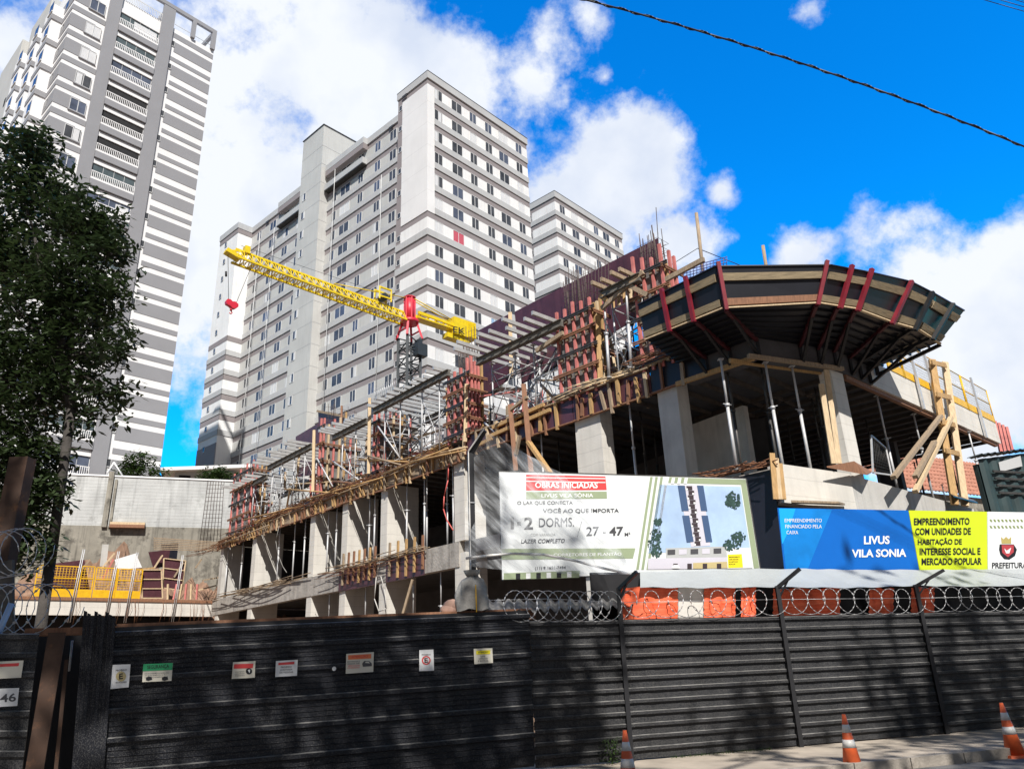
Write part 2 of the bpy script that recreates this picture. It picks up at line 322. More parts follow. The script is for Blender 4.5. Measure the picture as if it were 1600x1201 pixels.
# ------------------------------------------------------------------ ground, road, pavement
FA, FB = onz(1600, 1135, .13), onz(1040, 1184, .13)
FAZ = math.degrees(math.atan2(*(FA - FB)[:2]))
F0 = Fr(FB, FAZ); s830 = F0.sz(830, 1190)[0]
FF = Fr(F0.P(s830, 0), FAZ)                    # street fence, s = 0 at the gate's right end
def flat(name, fr, a0, a1, o0, o1, z, m, kind='structure'):
    mb = MB(); mb.poly(fr.P(a0, z, o0), fr.P(a1, z, o0), fr.P(a1, z, o1), fr.P(a0, z, o1)); return tag(mb.build(name, m), None, None, kind=kind)
flat('ground', FF, -900, 900, -900, 900, -.03, M['yard'])
flat('road', FF, -120, 120, 2.2, 13, 0, M['asph'])
mb = MB(); FF.box(mb, -60, 60, -.6, 2.02, -.02, .13); tag(mb.build('pavement', M['pave']), None, None, kind='structure')
mb = MB(); mb.use(M['kerb'])
for i in range(-40, 40): FF.box(mb, i * 1.0 + .01, i * 1.0 + .99, 2.02, 2.17, -.02, .135 if i < 7 else .06)
tag(mb.build('kerb', M['kerb']), None, None, kind='structure')
mb = MB(); FF.box(mb, -60, 60, 13, 17, -.02, .13); tag(mb.build('near_pavement', M['pave']), None, None, kind='structure')

# ------------------------------------------------------------------ street fence
def corr(mb, tl, tr, br, bl, n, prof, u0=0., u1=1., nu=1):
    rows = []
    for (v, d) in prof: rows.append([bil((tl, tr, br, bl), u0 + (u1 - u0) * i / nu, v) + n * (d + (nu > 1) * (.011 * math.sin(i * .83 + tl[0] * 3 + v * 5.1) * math.sin(v * 7.3 + i * .31) + .006 * math.sin(i * 2.1 + v * 13))) for i in range(nu + 1)])
    base = mb.mats[0] if mb.mats else M['fence']
    for j in range(len(rows) - 1):
        mb.use(M['riblit'] if prof[j + 1][1] > prof[j][1] + .02 else base); mb.sheet(rows[j:j + 2])
def ribs(n, flatd=0., rib=.03, w=.24, minor=0):
    p = []
    for i in range(n):
        a = i / n; h = 1 / n
        p += [(a, flatd), (a + h * .06, rib), (a + h * w, rib), (a + h * (w + .08), flatd)]
        for k in range(minor):
            c = a + h * (w + .08 + (1 - w - .08) * (k + 1) / (minor + 1)); p += [(c - h * .018, flatd), (c, flatd + .006), (c + h * .018, flatd)]
    return p + [(1, flatd)]
plab = ['black corrugated fence sheet beside the gate, between gate edge and first bracket post', 'black corrugated fence sheet with dappled sun between the first two bracket posts', 'black corrugated fence sheet behind the middle traffic cone', 'black corrugated fence sheet in shade at the far right']
cuts = [FF.sz(828, 1000)[0], FF.sz(974, 1000)[0], FF.sz(1228, 1000)[0], FF.sz(1448, 1000)[0], FF.sz(1600, 1000)[0] + 9]
for i in range(4):
    mb = MB(); mb.use(M['fence']); o = -.02 * (i % 2)
    zb = .15
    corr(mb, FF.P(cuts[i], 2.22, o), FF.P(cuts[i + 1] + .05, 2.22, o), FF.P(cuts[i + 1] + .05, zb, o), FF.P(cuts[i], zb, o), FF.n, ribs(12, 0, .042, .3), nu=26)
    f = tag(mb.build('fence_panel', M['fence']), plab[i], 'fence', 'corrugated fence sheets along the pavement')
    t = MB(); FF.box(t, cuts[i], cuts[i + 1], o - .06, o - .01, 2.16, 2.235); t.build('top_rail', M['bsteel'], f)
# gate (slopes up to the right with the street)
FG = Fr(FF.P(-.06, 0), 62)
gTL, gTR, gBR, gBL = FG.px(180, 986, .05), FG.px(826, 958, .05), FG.px(836, 1192, .05), FG.px(148, 1262, .05)
gate = thing('sliding_gate', FG.P(-2.5, .1), 'wide black metal gate of sloping ribbed sheets carrying seven small notices', 'gate')
mb = MB(); prof = []
cutsv = [0, .115, .27, .455, .62, .80, .985]
for a, b in zip(cutsv[:-1], cutsv[1:]):
    h = b - a; prof += [(a, .0), (a + .006, .045), (a + .03, .045), (a + .04, .0)]
    for k in (1, 2, 3): c = a + .04 + (h - .04) * k / 4; prof += [(c - .004, 0), (c, .010), (c + .004, 0)]
prof += [(1, 0)]
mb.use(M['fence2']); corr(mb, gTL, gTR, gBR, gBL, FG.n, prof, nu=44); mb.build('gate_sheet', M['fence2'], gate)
mb = MB(); mb.bar(gTL - FG.n * .06, gTR - FG.n * .06, .06, .1); mb.bar(gBL - FG.n * .06, gBR - FG.n * .06, .06, .08); mb.bar(gTR - FG.n * .05, gBR - FG.n * .05, .05, .05); mb.bar(gTL - FG.n * .05, gBL - FG.n * .05, .05, .05); mb.build('gate_frame', M['bsteel'], gate)
mb = MB(); mb.bar(FG.px(182, 978, -.08), FG.px(828, 953, -.08), .12, .05); mb.build('top_channel', M['timb'], gate)

# notices on the gate (plane 7 cm proud of the sheet)
def notice(label, q, art, m=PAPER2):
    t = thing('notice', FG.px(*q[3], .1), label, 'notice', 'notices fixed to the black gate')
    mb = MB(); w = [FG.px(*p, .108) for p in q]; mb.use(m).prism(w, FG.n * .006); mb.build('sign_board', None, t)
    mb = MB(); art(mb); mb.build('print', None, t); return t
O1 = .1185
def a1(mb):
    line(mb, FG, 'PROIBIDO', 181, 1048, 198, 1047, 2.5, O1, INK); cx, cy = 189, 1056
    patch(mb, FG, [(cx + 8 * math.cos(k * .4), cy + 8 * math.sin(k * .4)) for k in range(16)], O1, PTAN); line(mb, FG, 'E', 186, 1061, 192, 1060, 9, O1 + .002, INKB, .03); line(mb, FG, 'ESTACIONAR', 181, 1067, 198, 1066, 2.5, O1, INK)
notice('narrow white no parking notice at the left end of the gate, curled corner', [(176, 1038), (204, 1037), (201, 1073), (171, 1076)], a1)
def a2(mb):
    patch(mb, FG, [(224, 1037), (270, 1035), (269, 1046), (223, 1048)], O1, PGR); line(mb, FG, 'SEGURANÇA', 230, 1046, 264, 1044, 7, O1 + .002, INKB)
    for k, wd in enumerate((38, 34, 36)): line(mb, FG, 'USE OS EQUIPAMENTOS DE PROTECAO'[:30 - k * 4], 226, 1053 + k * 3, 226 + wd, 1051.5 + k * 3, 1.8, O1, INK)
    for x in (228, 253): patch(mb, FG, [(x, 1058), (x + 4, 1056), (x + 9, 1057), (x + 10, 1061), (x + 4, 1063), (x, 1062)], O1, INKB)
notice('cream safety notice with a green header band', [(224, 1037), (270, 1035), (268, 1063), (222, 1065)], a2, CREAM)
def a3(mb):
    patch(mb, FG, [(366, 1037), (396, 1036), (395, 1043), (365, 1044)], O1, RED); cx, cy = 389, 1048
    patch(mb, FG, [(cx + 5 * math.cos(k * .4), cy + 5 * math.sin(k * .4)) for k in range(16)], O1, INKB); patch(mb, FG, [(cx - 2, cy - 2), (cx + 2, cy - 3), (cx + 1, cy + 3)], O1 + .002, PAPER2)
    for k in range(3): line(mb, FG, 'ACESSO RESTRITO', 367, 1050 + 3 * k, 382, 1049.5 + 3 * k, 1.6, O1, INK)
notice('cream notice with red header and a black round symbol', [(364, 1034), (399, 1032), (398, 1058), (362, 1060)], a3, CREAM)
def a4(mb):
    patch(mb, FG, [(435, 1035), (460, 1033), (460, 1037), (435, 1038.5)], O1, RED)
    for k, s in enumerate(('PROIBIDO', 'A ENTRADA', 'DE PESSOAS')): line(mb, FG, s, 439 - k, 1043 + k * 4.2, 456 + k, 1042 + k * 4.2, 2.4, O1, INK)
notice('white notice with thin red bar and three grey lines', [(431, 1032), (465, 1030), (464, 1055), (430, 1057)], a4)
def a5(mb):
    patch(mb, FG, [(544, 1023), (580, 1021), (580, 1028), (544, 1030)], O1, PORA); line(mb, FG, 'ATENÇÃO', 549, 1028.5, 575, 1027, 5, O1 + .002, RED)
    for k in range(4): line(mb, FG, ('ENTRADA E', 'SAIDA DE', 'VEICULOS', 'CUIDADO')[k], 543, 1034.5 + 3.2 * k, 562, 1033.5 + 3.2 * k, 2.2, O1, RED if k > 1 else INK)
    patch(mb, FG, [(566, 1036), (569, 1032), (577, 1032), (581, 1036), (581, 1040), (567, 1041)], O1, INK); patch(mb, FG, [(570, 1035), (572, 1033), (576, 1033), (578, 1035.5)], O1 + .002, CREAM)
notice('cream notice with orange header and a small car drawing', [(541, 1021), (584, 1018), (583, 1049), (540, 1052)], a5, CREAM)
def a6(mb):
    line(mb, FG, 'PROIBIDO', 659, 1023.5, 673, 1023, 2.2, O1, INK); cx, cy = 666, 1031
    patch(mb, FG, [(cx + 7 * math.cos(k * .4), cy + 7 * math.sin(k * .4)) for k in range(16)], O1, RED); patch(mb, FG, [(cx + 5 * math.cos(k * .4), cy + 5 * math.sin(k * .4)) for k in range(16)], O1 + .001, PAPER2)
    line(mb, FG, 'E', 663.2, 1035, 668.4, 1034.8, 7.5, O1 + .002, INKB, .03); mb.use(RED).bar(FG.px(661.5, 1027, O1 + .004), FG.px(671, 1035.5, O1 + .004), .012, .002)
notice('tall white notice with a red ringed E no parking symbol', [(655, 1015), (677, 1014), (678, 1047), (655, 1048)], a6)
def a7(mb):
    patch(mb, FG, [(744, 1016), (766, 1015), (766, 1021), (744, 1022)], O1, PYEL); line(mb, FG, 'ATENÇÃO', 747, 1020.5, 763, 1019.5, 3.4, O1 + .002, INKB)
    for k in range(3): line(mb, FG, ('USE', 'CAPACETE', 'E BOTAS')[k], (751, 748, 747)[k], 1026 + 3.6 * k, (758, 762, 763)[k], 1025.5 + 3.6 * k, 2.2, O1, INK)
notice('small cream notice with a yellow header at the right end of the gate', [(740, 1013), (769, 1012), (770, 1035), (741, 1037)], a7, CREAM)

mb = MB(); c_ = FG.px(522, 1044, .105); mb.use(PAPER2).prism([c_ + FG.d * .028 * math.cos(k * .52) + UP * .028 * math.sin(k * .52) for k in range(12)], FG.n * .004); tag(mb.build('round_sticker', None), 'small round white sticker left of the orange headed notice', 'sticker')
# left fence sheet, rusty post, dark passage and the bundle of upright sheets
t = thing('fence_panel', FG.P(-6.4, 0), 'black corrugated fence sheet left of the rusty post with the number plate', 'fence', 'corrugated fence sheets along the pavement')
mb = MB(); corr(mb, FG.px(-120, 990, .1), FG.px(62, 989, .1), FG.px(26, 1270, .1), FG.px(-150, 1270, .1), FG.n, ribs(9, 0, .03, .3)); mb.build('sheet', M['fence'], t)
FGs = Fr(FG.P(0, 0, .17), 62)
t = thing('house_number_plate', FGs.px(0, 1103), 'white number plate reading 46 on the left fence sheet', 'plate')
mb = MB(); q = [(-22, 1076), (30, 1074), (27, 1102), (-25, 1105)]; mb.use(PAPER2).prism([FGs.px(*p) for p in q], FGs.n * .006); mb.build('plate', None, t)
mb = MB(); line(mb, FGs, '46', 0, 1097, 25, 1095, 13, .0085, INK, .02); mb.build('print', None, t)
t = thing('notice', FGs.px(0, 1060), 'cream notice with a red stripe above the 46 plate', 'notice')
mb = MB(); mb.use(CREAM).prism([FGs.px(*p) for p in [(-22, 1034), (37, 1031), (33, 1058), (-26, 1061)]], FGs.n * .006); mb.build('sign_board', None, t)
mb = MB(); patch(mb, FGs, [(-20, 1038), (30, 1035), (29, 1040), (-20, 1042)], .0085, RED); mb.build('print', None, t)
mb = MB(); p0 = FG.px(85, 988, .06); p1 = FG.px(52, 1215, .06); mb.bar(V(p1[0], p1[1], .0), V(p1[0], p1[1], p0[2]), .18, .12, FG.n); post = tag(mb.build('gate_post', M['rust']), 'rusty brown steel gate post standing right of the 46 plate', 'post')
mb = MB(); mb.bar(FG.px(104, 1030, .0), FG.px(86, 1215, .0), .04, .04, FG.n); mb.build('side_angle', M['rust'], post)
bun = thing('sheet_bundle', FG.px(150, 1201, .1), 'bundle of black corrugated sheets standing upright at the gate edge', 'metal sheets')
for k in range(9):
    x = 131 + k * 5.6; top = 953 + (k * 37 % 11); mb = MB()
    a = FG.px(x, top, .1 + .02 * (k % 3)); b = FG.px(x + 5.4, top + 2, .1 + .02 * (k % 3)); c = FG.px(x + 5.4 - 22, 1240, .12); d = FG.px(x - 22, 1240, .12)
    mb.use(M['fence2']).prism([a, b, c, d], -FG.n * .05); mb.build('metal_sheet', None, bun)
mb = MB(); q = [FG.px(*p, -.9) for p in [(60, 985), (200, 985), (190, 1260), (30, 1260)]]; mb.use(M['dark']).prism(q, -FG.n * .03); tag(mb.build('gap_shade_sheet', M['dark']), 'dark sheet closing the passage behind the rusty post', 'partition')  # dark sheet painted in for the shade of the open gap
mb = MB(); mb.tube(FG.px(113, 1000, -.4), FG.px(108, 1048, -.4), .012, 6); tag(mb.build('hanging_rod', M['galv']), 'thin pale rod hanging in the dark gap beside the bundle', 'rod')
mb = MB(); mb.bar(FG.px(40, 988, -.2), FG.px(190, 984, -.2), .3, .08); tag(mb.build('lintel_beam', M['timb']), 'dark brown beam over the narrow gap beside the rusty post', 'beam')

# ------------------------------------------------------------------ bracket posts and razor wire
def bracket_post(label, bx, top, tip, base):
    a0, z0 = FF.sz(*base, .06); a1, z1 = FF.sz(*top, .06)
    foot = FF.P(a1 - .02, .13, .06); head = FF.P(a1, z1, .06); t = thing('bracket_post', foot, label, 'fence post', 'angled bracket posts of the street fence')
    mb = MB(); mb.bar(foot, head, .07, .07); mb.build('post', M['bsteel'], t)
    e = FF.px(*tip, .42); mb = MB(); mb.bar(head - V(0, 0, .03), e, .06, .06); mb.bar(FF.P(a1, z1 - .22, .06), head * .45 + e * .55, .03, .03); mb.build('angled_arm', M['bsteel'], t)
    return head, e
BP = [bracket_post('black bracket post by the small weed at the fence foot', 0, (966, 918), (995, 893), (978, 1150)),
      bracket_post('black bracket post with bright dappled sheet on both sides', 0, (1214, 915), (1250, 888), (1244, 1158)),
      bracket_post('black bracket post in shade, right of the middle traffic cone', 0, (1430, 913), (1475, 890), (1470, 1146)),
      bracket_post('black bracket post at the edge of view beyond the rightmost cone', 0, (1650, 911), (1700, 888), (1695, 1135))]
def coil(label, p, q, r, turns, m='wire', wire=.006, jit=.1):
    p = np.array(p, float); q = np.array(q, float); d = (q - p); Ln = np.linalg.norm(d); d /= Ln; a = np.cross(d, UP); a /= np.linalg.norm(a); b = np.cross(a, d)
    mb = MB(); mb.use(M[m]); n = int(turns * 18); pts = []
    for i in range(n + 1):
        th = 2 * math.pi * i / 18 ; rr = r * (1 + jit * math.sin(i * .37) * .5)
        pts.append(p + d * (Ln * i / n + rr * math.cos(th) * .92) + a * (.06 * math.cos(th) + .03 * math.sin(i * .21)) + b * rr * math.sin(th))
    mb.path(pts, wire, 4)
    for i in range(0, n, 2):
        c = (pts[i] + pts[i + 1]) / 2; u = pts[i + 1] - pts[i]; u /= np.linalg.norm(u); v = np.cross(u, V(.3, .5, .8)); v /= np.linalg.norm(v)
        mb.poly(c - u * .03, c + v * .018, c + u * .03, c - v * .018)
    return tag(mb.build('razor_wire_coil', M[m]), label, 'razor wire', 'coils of razor wire on the fence')
def fz(x, y, off=0.): return FF.px(x, y, off)
coil('razor wire coil over the corrugated roof edge right of the tall bent post', fz(800, 948, .1), fz(966, 945, .05), .24, 10)
coil('razor wire coil in front of the bright orange netting', fz(975, 945, .05), fz(1212, 940, .05), .22, 7)
coil('razor wire coil between the bright bracket post and the shaded bracket post', fz(1220, 940, .05), fz(1428, 938, .05), .23, 9)
coil('razor wire coil in shade at the right edge of the fence', fz(1440, 937, .05), fz(1700, 934, .05), .23, 13)
coil('razor wire coil low over the left fence sheet beside the tree stem', FG.px(-30, 955, -.1), FG.px(90, 950, -.1), .30, 6)
coil('razor wire coil tangled round the rusty stub at the far left', FG.px(-10, 870, -.6), FG.px(45, 860, -.6), .30, 4)
mb = MB(); mb.path([fz(740, 938, .05), fz(860, 935, .05), fz(967, 941, .05), fz(1212, 936, .05), fz(1430, 934, .05), fz(1650, 930, .05)], .004, 4); tag(mb.build('straining_wire', M['wire']), 'thin taut wire carrying the razor wire coils', 'wire')
mb = MB(); mb.tube(FG.px(-12, 1010, .02), FG.px(18, 942, .02), .035, 8); tag(mb.build('blue_pipe', pm('pale blue pipe', (.30, .42, .62))), 'short pale blue pipe leaning at the left fence', 'pipe')
# the tall bent post
hp = thing('tall_bent_post', FF.P(-1.1, .1), 'tall dark post with bent white edged head left of the banner', 'fence post')
mb = MB(); fx = FF.sz(724, 960)[0]
pb = FF.P(FF.sz(735, 705)[0], .1); pt = FF.px(735, 706); pe = FF.px(757, 672, .25)
mb.bar(pb, pt, .09, .09, FF.n); mb.bar(pt - V(0, 0, .03), pe, .09, .07, FF.n); mb.build('post', M['bsteel'], hp)
mb = MB(); mb.bar(V(*pb[:2], 2.3) + FF.n * .05 - FF.d * .045, pt + FF.n * .05 - FF.d * .05, .014, .02, FF.n); mb.bar(pt + FF.n * .05 - FF.d * .05, pe + FF.n * .05 - FF.d * .03, .02, .03, FF.n); mb.build('white_edge_strip', M['refl'], hp)
for z in (2.9, 3.5, 4.1): mb = MB(); mb.tube(V(*pb[:2], z) - FF.d * .05 + FF.n * .056, V(*pb[:2], z) + FF.d * .05 + FF.n * .056, .008, 5); mb.build('tie_wire', M['galv'], hp)
# sack on the post
mb = MB(); mb.smooth = True; c = FF.px(738, 926, .12); rows = []
for j in range(15):
    v = j / 14; z = (1 - v) * .52 - .26; r = .13 + .12 * math.sin(min(1, v * 1.15) * math.pi * .62) - (.05 if v < .12 else 0)
    rows.append([c + FF.d * (r * math.cos(a) * (1 + .14 * math.sin(5 * a + v * 6))) + FF.n * (r * .7 * math.sin(a) * (1 + .12 * math.cos(3 * a + 4 * v))) + UP * (z + .02 * math.sin(4 * a)) for a in [2 * math.pi * i / 24 for i in range(25)]])
mb.sheet(rows); sk = tag(mb.build('tied_sack', M['sack']), 'grey cloth sack tied to the tall bent post', 'sack')
mb = MB(); mb.tube(c + UP * .26, c + UP * .34, .1, 10, .14); mb.build('neck', M['sack'], sk)
mb = MB(); mb.bar(c + FF.n * .22 - UP * .3, c + FF.n * .2 + UP * .1, .015, .01); mb.build('strap', M['yrail'], sk)
mb = MB(); mb.smooth = True; c = FF.px(703, 948, .02)
for j in range(2):
    rows = [[c + FF.d * (.16 * math.cos(a) * math.sin(t) + j * .05) + UP * (.1 * math.cos(t) - .04 + .06 * j) + FF.n * (.1 * math.sin(a) * math.sin(t)) for a in [2 * math.pi * i / 12 for i in range(13)]] for t in [math.pi * k / 6 for k in range(7)]]
    mb.sheet(rows)
tag(mb.build('cloth_bundle', mat('pinkish cloth', (.42, .26, .20), .9, .3, 5)), 'pinkish cloth bundle lying on the gate top beside the sack', 'cloth')

# ------------------------------------------------------------------ banners
B1 = Fr(FF.P(0, 0, -1.0), FAZ)
bn = thing('site_banner', B1.px(980, 900), 'large white and sage banner with house drawing and the words OBRAS INICIADAS', 'banner')
mb = MB(); q = [(780, 737), (1165, 748), (1187, 888), (785, 905)]; mb.use(M['paper']).prism([B1.px(*p) for p in q], -B1.n * .012); mb.build('vinyl_sheet', None, bn)
mb = MB()
for a, b in zip(q, q[1:] + q[:1]): mb.use(M['dsteel']).bar(B1.px(*a, -.05), B1.px(*b, -.05), .04, .04)
mb.build('frame', None, bn)
k1, k2, k3 = .004, .008, .012
mb = MB()
patch(mb, B1, [(822, 741), (946, 744), (948, 765), (822, 766)], k1, RED)
for y in (745, 751): patch(mb, B1, [(822, y - .3), (946, y + 1.7), (946, y + 3.2), (822, y + 1.2)], k2, INKW)
patch(mb, B1, [(822, 768), (948, 767.5), (948.5, 778.5), (822, 779.5)], k1, SAGE)
line(mb, B1, 'OBRAS INICIADAS', 836, 762, 934, 762.5, 9.5, k2, INKW, .03)
line(mb, B1, 'LIVUS VILA SÔNIA', 846, 777, 927, 776.5, 7.5, k2, INKW, .015)
line(mb, B1, 'O LAR QUE CONECTA', 808, 789, 895, 788.5, 6.5, k2, INK, .012)
line(mb, B1, 'VOCÊ AO QUE IMPORTA', 848, 802, 967, 801.5, 9, k2, INK, .016)
line(mb, B1, '1', 798, 826, 803, 826, 18.5, k2, INK, .02); line(mb, B1, 'E', 808, 820, 814, 820, 5, k2, INK); line(mb, B1, '2', 819, 826.5, 833, 826.5, 19, k2, INK, .02)
line(mb, B1, 'DORMS.', 842, 823, 897, 822, 14, k2, INK, .0)
line(mb, B1, 'COM VARANDA', 829, 837, 868, 836.5, 4, k2, PGREY, .0)
line(mb, B1, 'LAZER COMPLETO', 814, 848.5, 882, 847.5, 6.5, k2, INK, .01, 1.2)
mb.use(INK).bar(B1.px(902, 838, k2), B1.px(909, 814, k2), .012, .003)
line(mb, B1, '27', 916, 837, 936, 836, 14, k2, INK, .01); line(mb, B1, '-', 942, 832.5, 947, 832.3, 1.8, k2, INK); line(mb, B1, '47', 952, 837, 974, 836, 14, k2, INK, .03); line(mb, B1, 'M²', 976, 837.5, 985, 837, 6, k2, INK)
patch(mb, B1, [(783, 857), (993, 856), (989, 872), (784, 874)], k1, SAGE)
line(mb, B1, 'CORRETORES DE PLANTÃO', 865, 869, 971, 867.5, 6, k2, INKW, .01)
line(mb, B1, '(11) 9 1631-7494', 836, 891, 884, 889.5, 6, k2, INK, .012)
patch(mb, B1, [(787, 895), (906, 891), (905, 902), (787, 905)], k1, SAGE)
for k in range(6): patch(mb, B1, [(806 + k * 16, 895.5 - k * .5), (813 + k * 16, 895.3 - k * .5), (813 + k * 16, 904 - k * .5), (806 + k * 16, 904.2 - k * .5)], k2, INKB if k % 2 == 0 else INKW)
# sage border with slanted stripes and the drawing
patch(mb, B1, [(1046, 745), (1165, 749), (1186.5, 887), (1178, 887.5), (1158, 757), (1044, 754)], k1, SAGE)
for k in range(4):
    x = 1016 + k * 8
    patch(mb, B1, [(x, 744.6), (x + 4, 744.8), (x - 22 + 4, 889.5), (x - 22, 889.8)], k1, SAGE if k < 3 else INKW)
for k in range(4): patch(mb, B1, [(1040 + k * 10, 746), (1045 + k * 10, 746.2), (1043 + k * 10, 755.5), (1038 + k * 10, 755.3)], k2, INKW)
patch(mb, B1, [(1031, 757), (1157, 760), (1172, 856), (1013, 864)], k1, PSKY)
patch(mb, B1, [(1059, 757.5), (1098, 758.5), (1110, 852), (1080, 854)], k2, PWALL)
for (xa, xb) in ((1059, 1070), (1089, 1099)):
    patch(mb, B1, [(xa, 758), (xb, 758.3), (xb + 6.3, 798), (xa + 6.3, 798)], k3, PNAVY); patch(mb, B1, [(xa + 7, 805), (xb + 7, 805), (xb + 14, 846), (xa + 14, 847)], k3, PNAVY)
for r in range(13):
    y = 759 + r * 7.2; x0 = 1072.5 + r * 1.05
    patch(mb, B1, [(x0 + (r % 2) * 2, y), (x0 + 9 + (r % 2) * 2, y), (x0 + 9.5 + (r % 2) * 2, y + 6.6), (x0 + .5 + (r % 2) * 2, y + 6.6)], k3, PBRN)
    patch(mb, B1, [(x0 - 1 + 9 * (r % 2), y + 3.5), (x0 + 2 + 9 * (r % 2), y + 3.5), (x0 + 2.2 + 9 * (r % 2), y + 6.5), (x0 - .8 + 9 * (r % 2), y + 6.5)], k3 + .003, INKW)
patch(mb, B1, [(1040, 856), (1136, 853), (1137, 874), (1041, 877)], k2, PGREY)
for k in range(5): patch(mb, B1, [(1043 + k * 18, 858.5 - .5 * k), (1055 + k * 18, 858 - .5 * k), (1055 + k * 18, 866 - .5 * k), (1043 + k * 18, 866.5 - .5 * k)], k3, PWALL if k % 2 else INK)
patch(mb, B1, [(1013, 872), (1137, 870), (1138, 888), (1012, 889)], k2 + .001, PWALL)
patch(mb, B1, [(1083, 879), (1136, 877), (1137, 887), (1083, 888)], k3 + .002, PTAN)
for x in (1052, 1074, 1098, 1120): patch(mb, B1, [(x, 880), (x + 7, 880), (x + 7, 888), (x, 888)], k3 + .004, PBRN)
patch(mb, B1, [(1050, 885), (1053, 882), (1059, 882), (1062, 885), (1062, 887.5), (1050, 887.5)], k3 + .006, INKW)
for (cx, cy, r) in ((1145, 778, 11), (1149, 788, 8), (1140, 784, 7), (1025, 835, 9), (1022, 850, 10), (1026, 862, 8), (1148, 846, 12), (1139, 852, 9), (1156, 838, 9), (1028, 815, 6)):
    for k in range(60):
        a = RNG.uniform(0, 6.28); d_ = r * math.sqrt(RNG.random()); x, y = cx + d_ * math.cos(a), cy + d_ * math.sin(a); s_ = RNG.uniform(.9, 2.2); t_ = RNG.uniform(0, 3)
        patch(mb, B1, [(x + s_ * RNG.uniform(.6, 1.2) * math.cos(t_ + j * 1.26), y + s_ * RNG.uniform(.6, 1.2) * math.sin(t_ + j * 1.26)) for j in range(5)], k2 + .002 + .0004 * k * .3, PGRN)
patch(mb, B1, [(1135, 857), (1172, 855), (1176, 887), (1137, 888)], k3, INKW); patch(mb, B1, [(1137, 866), (1159, 865), (1161, 886), (1138, 887)], k3 + .003, PYEL)
for k in range(4): line(mb, B1, ('EMPREENDIMENTO', 'COM UNIDADES', 'DE HABITACAO', 'POPULAR')[k], 1139, 871 + k * 3.7, 1139 + (17, 15, 14, 10)[k], 870.5 + k * 3.7, 2, k3 + .006, INKB)
mb.build('print', None, bn)

B2 = Fr(FF.P(0, 0, -.85), FAZ)
bl = thing('blue_banner', B2.px(1330, 890), 'blue banner reading LIVUS VILA SONIA between white banner and lime sign', 'banner')
mb = MB(); mb.use(PBLUE).prism([B2.px(*p) for p in [(1215, 793), (1419, 797), (1436, 890), (1226, 890)]], -B2.n * .015); mb.build('vinyl_sheet', None, bl)
mb = MB(); patch(mb, B2, [(1218, 794), (1300, 795.5), (1262, 889), (1228, 889)], .003, mat('print mid blue', (.005, .22, .66), .4, .3, 1.)); patch(mb, B2, [(1217, 794), (1243, 794.5), (1232, 830), (1222, 850)], .006, SUNBLUE)  # light blue top-left patch: sunlight on the banner put into the colour
for k, s in enumerate(('EMPREENDIMENTO', 'FINANCIADO PELA', 'CAIXA')): line(mb, B2, s, (1226, 1227, 1229)[k], 815.5 + k * 9.3, (1284, 1284, 1247)[k], 815.5 + k * 9.3, 5.6, .01, INKW, .0)
line(mb, B2, 'LIVUS', 1350, 850, 1390, 849.5, 13, .01, INKW, .03); line(mb, B2, 'VILA SONIA', 1331, 870.5, 1416, 869.5, 12.5, .01, INKW, .03); mb.build('print', None, bl)
lm = thing('lime_sign', B2.px(1490, 890), 'lime yellow sign with black capitals about social housing', 'sign')
mb = MB(); mb.use(PLIME).prism([B2.px(*p) for p in [(1420, 797), (1542, 799), (1543, 889.5), (1437, 890)]], -B2.n * .015); mb.build('vinyl_sheet', None, lm)
mb = MB()
for k, s in enumerate(('EMPREENDIMENTO', 'COM UNIDADES DE', 'HABITAÇÃO DE', 'INTERESSE SOCIAL E', 'MERCADO POPULAR')):
    h = 11 if k != 2 else 12.8; y = 820 + k * 15.6
    line(mb, B2, s, (1428, 1430, 1434, 1437, 1440)[k], y + (1.5 if k == 2 else 0), (1515, 1517, 1503, 1532, 1534)[k], y + (1 if k == 2 else -.6), h, .008, INKB, .03)
mb.build('print', None, lm)
cs = thing('city_hall_sign', B2.px(1590, 890), 'white city hall sign with a red crest and the word PREFEITURA', 'sign')
mb = MB(); mb.use(M['paper']).prism([B2.px(*p) for p in [(1543, 799), (1660, 801), (1660, 888.5), (1544, 889.5)]], -B2.n * .015); mb.build('vinyl_sheet', None, cs)
mb = MB(); CR = pm('crest red', (.42, .05, .06)); CG = pm('crest green', (.22, .27, .10))
for y in (811, 821):
    for k in range(16): mb.use(CG); patch(mb, B2, [(1546 + k * 6, y), (1549 + k * 6, y), (1551 + k * 6, y + 4), (1548 + k * 6, y + 4)], .004, CG)
patch(mb, B2, [(1564, 838), (1568, 842), (1572, 838), (1576, 842), (1580, 838), (1580, 849), (1565, 849)], .004, pm('crest gold', (.45, .36, .12)))
patch(mb, B2, [(1562, 850), (1584, 850), (1589, 858), (1586, 868), (1577, 874), (1569, 873), (1563, 866), (1561, 858)], .004, INKB)
patch(mb, B2, [(1565, 851), (1584, 851), (1584, 862), (1575, 870), (1566, 863)], .007, CR); patch(mb, B2, [(1569, 856), (1573, 860), (1580, 855), (1577, 864), (1572, 864)], .01, INKW)
line(mb, B2, 'PREFEITURA', 1550, 887.5, 1605, 887, 9, .006, INKB, .025); mb.build('print', None, cs)

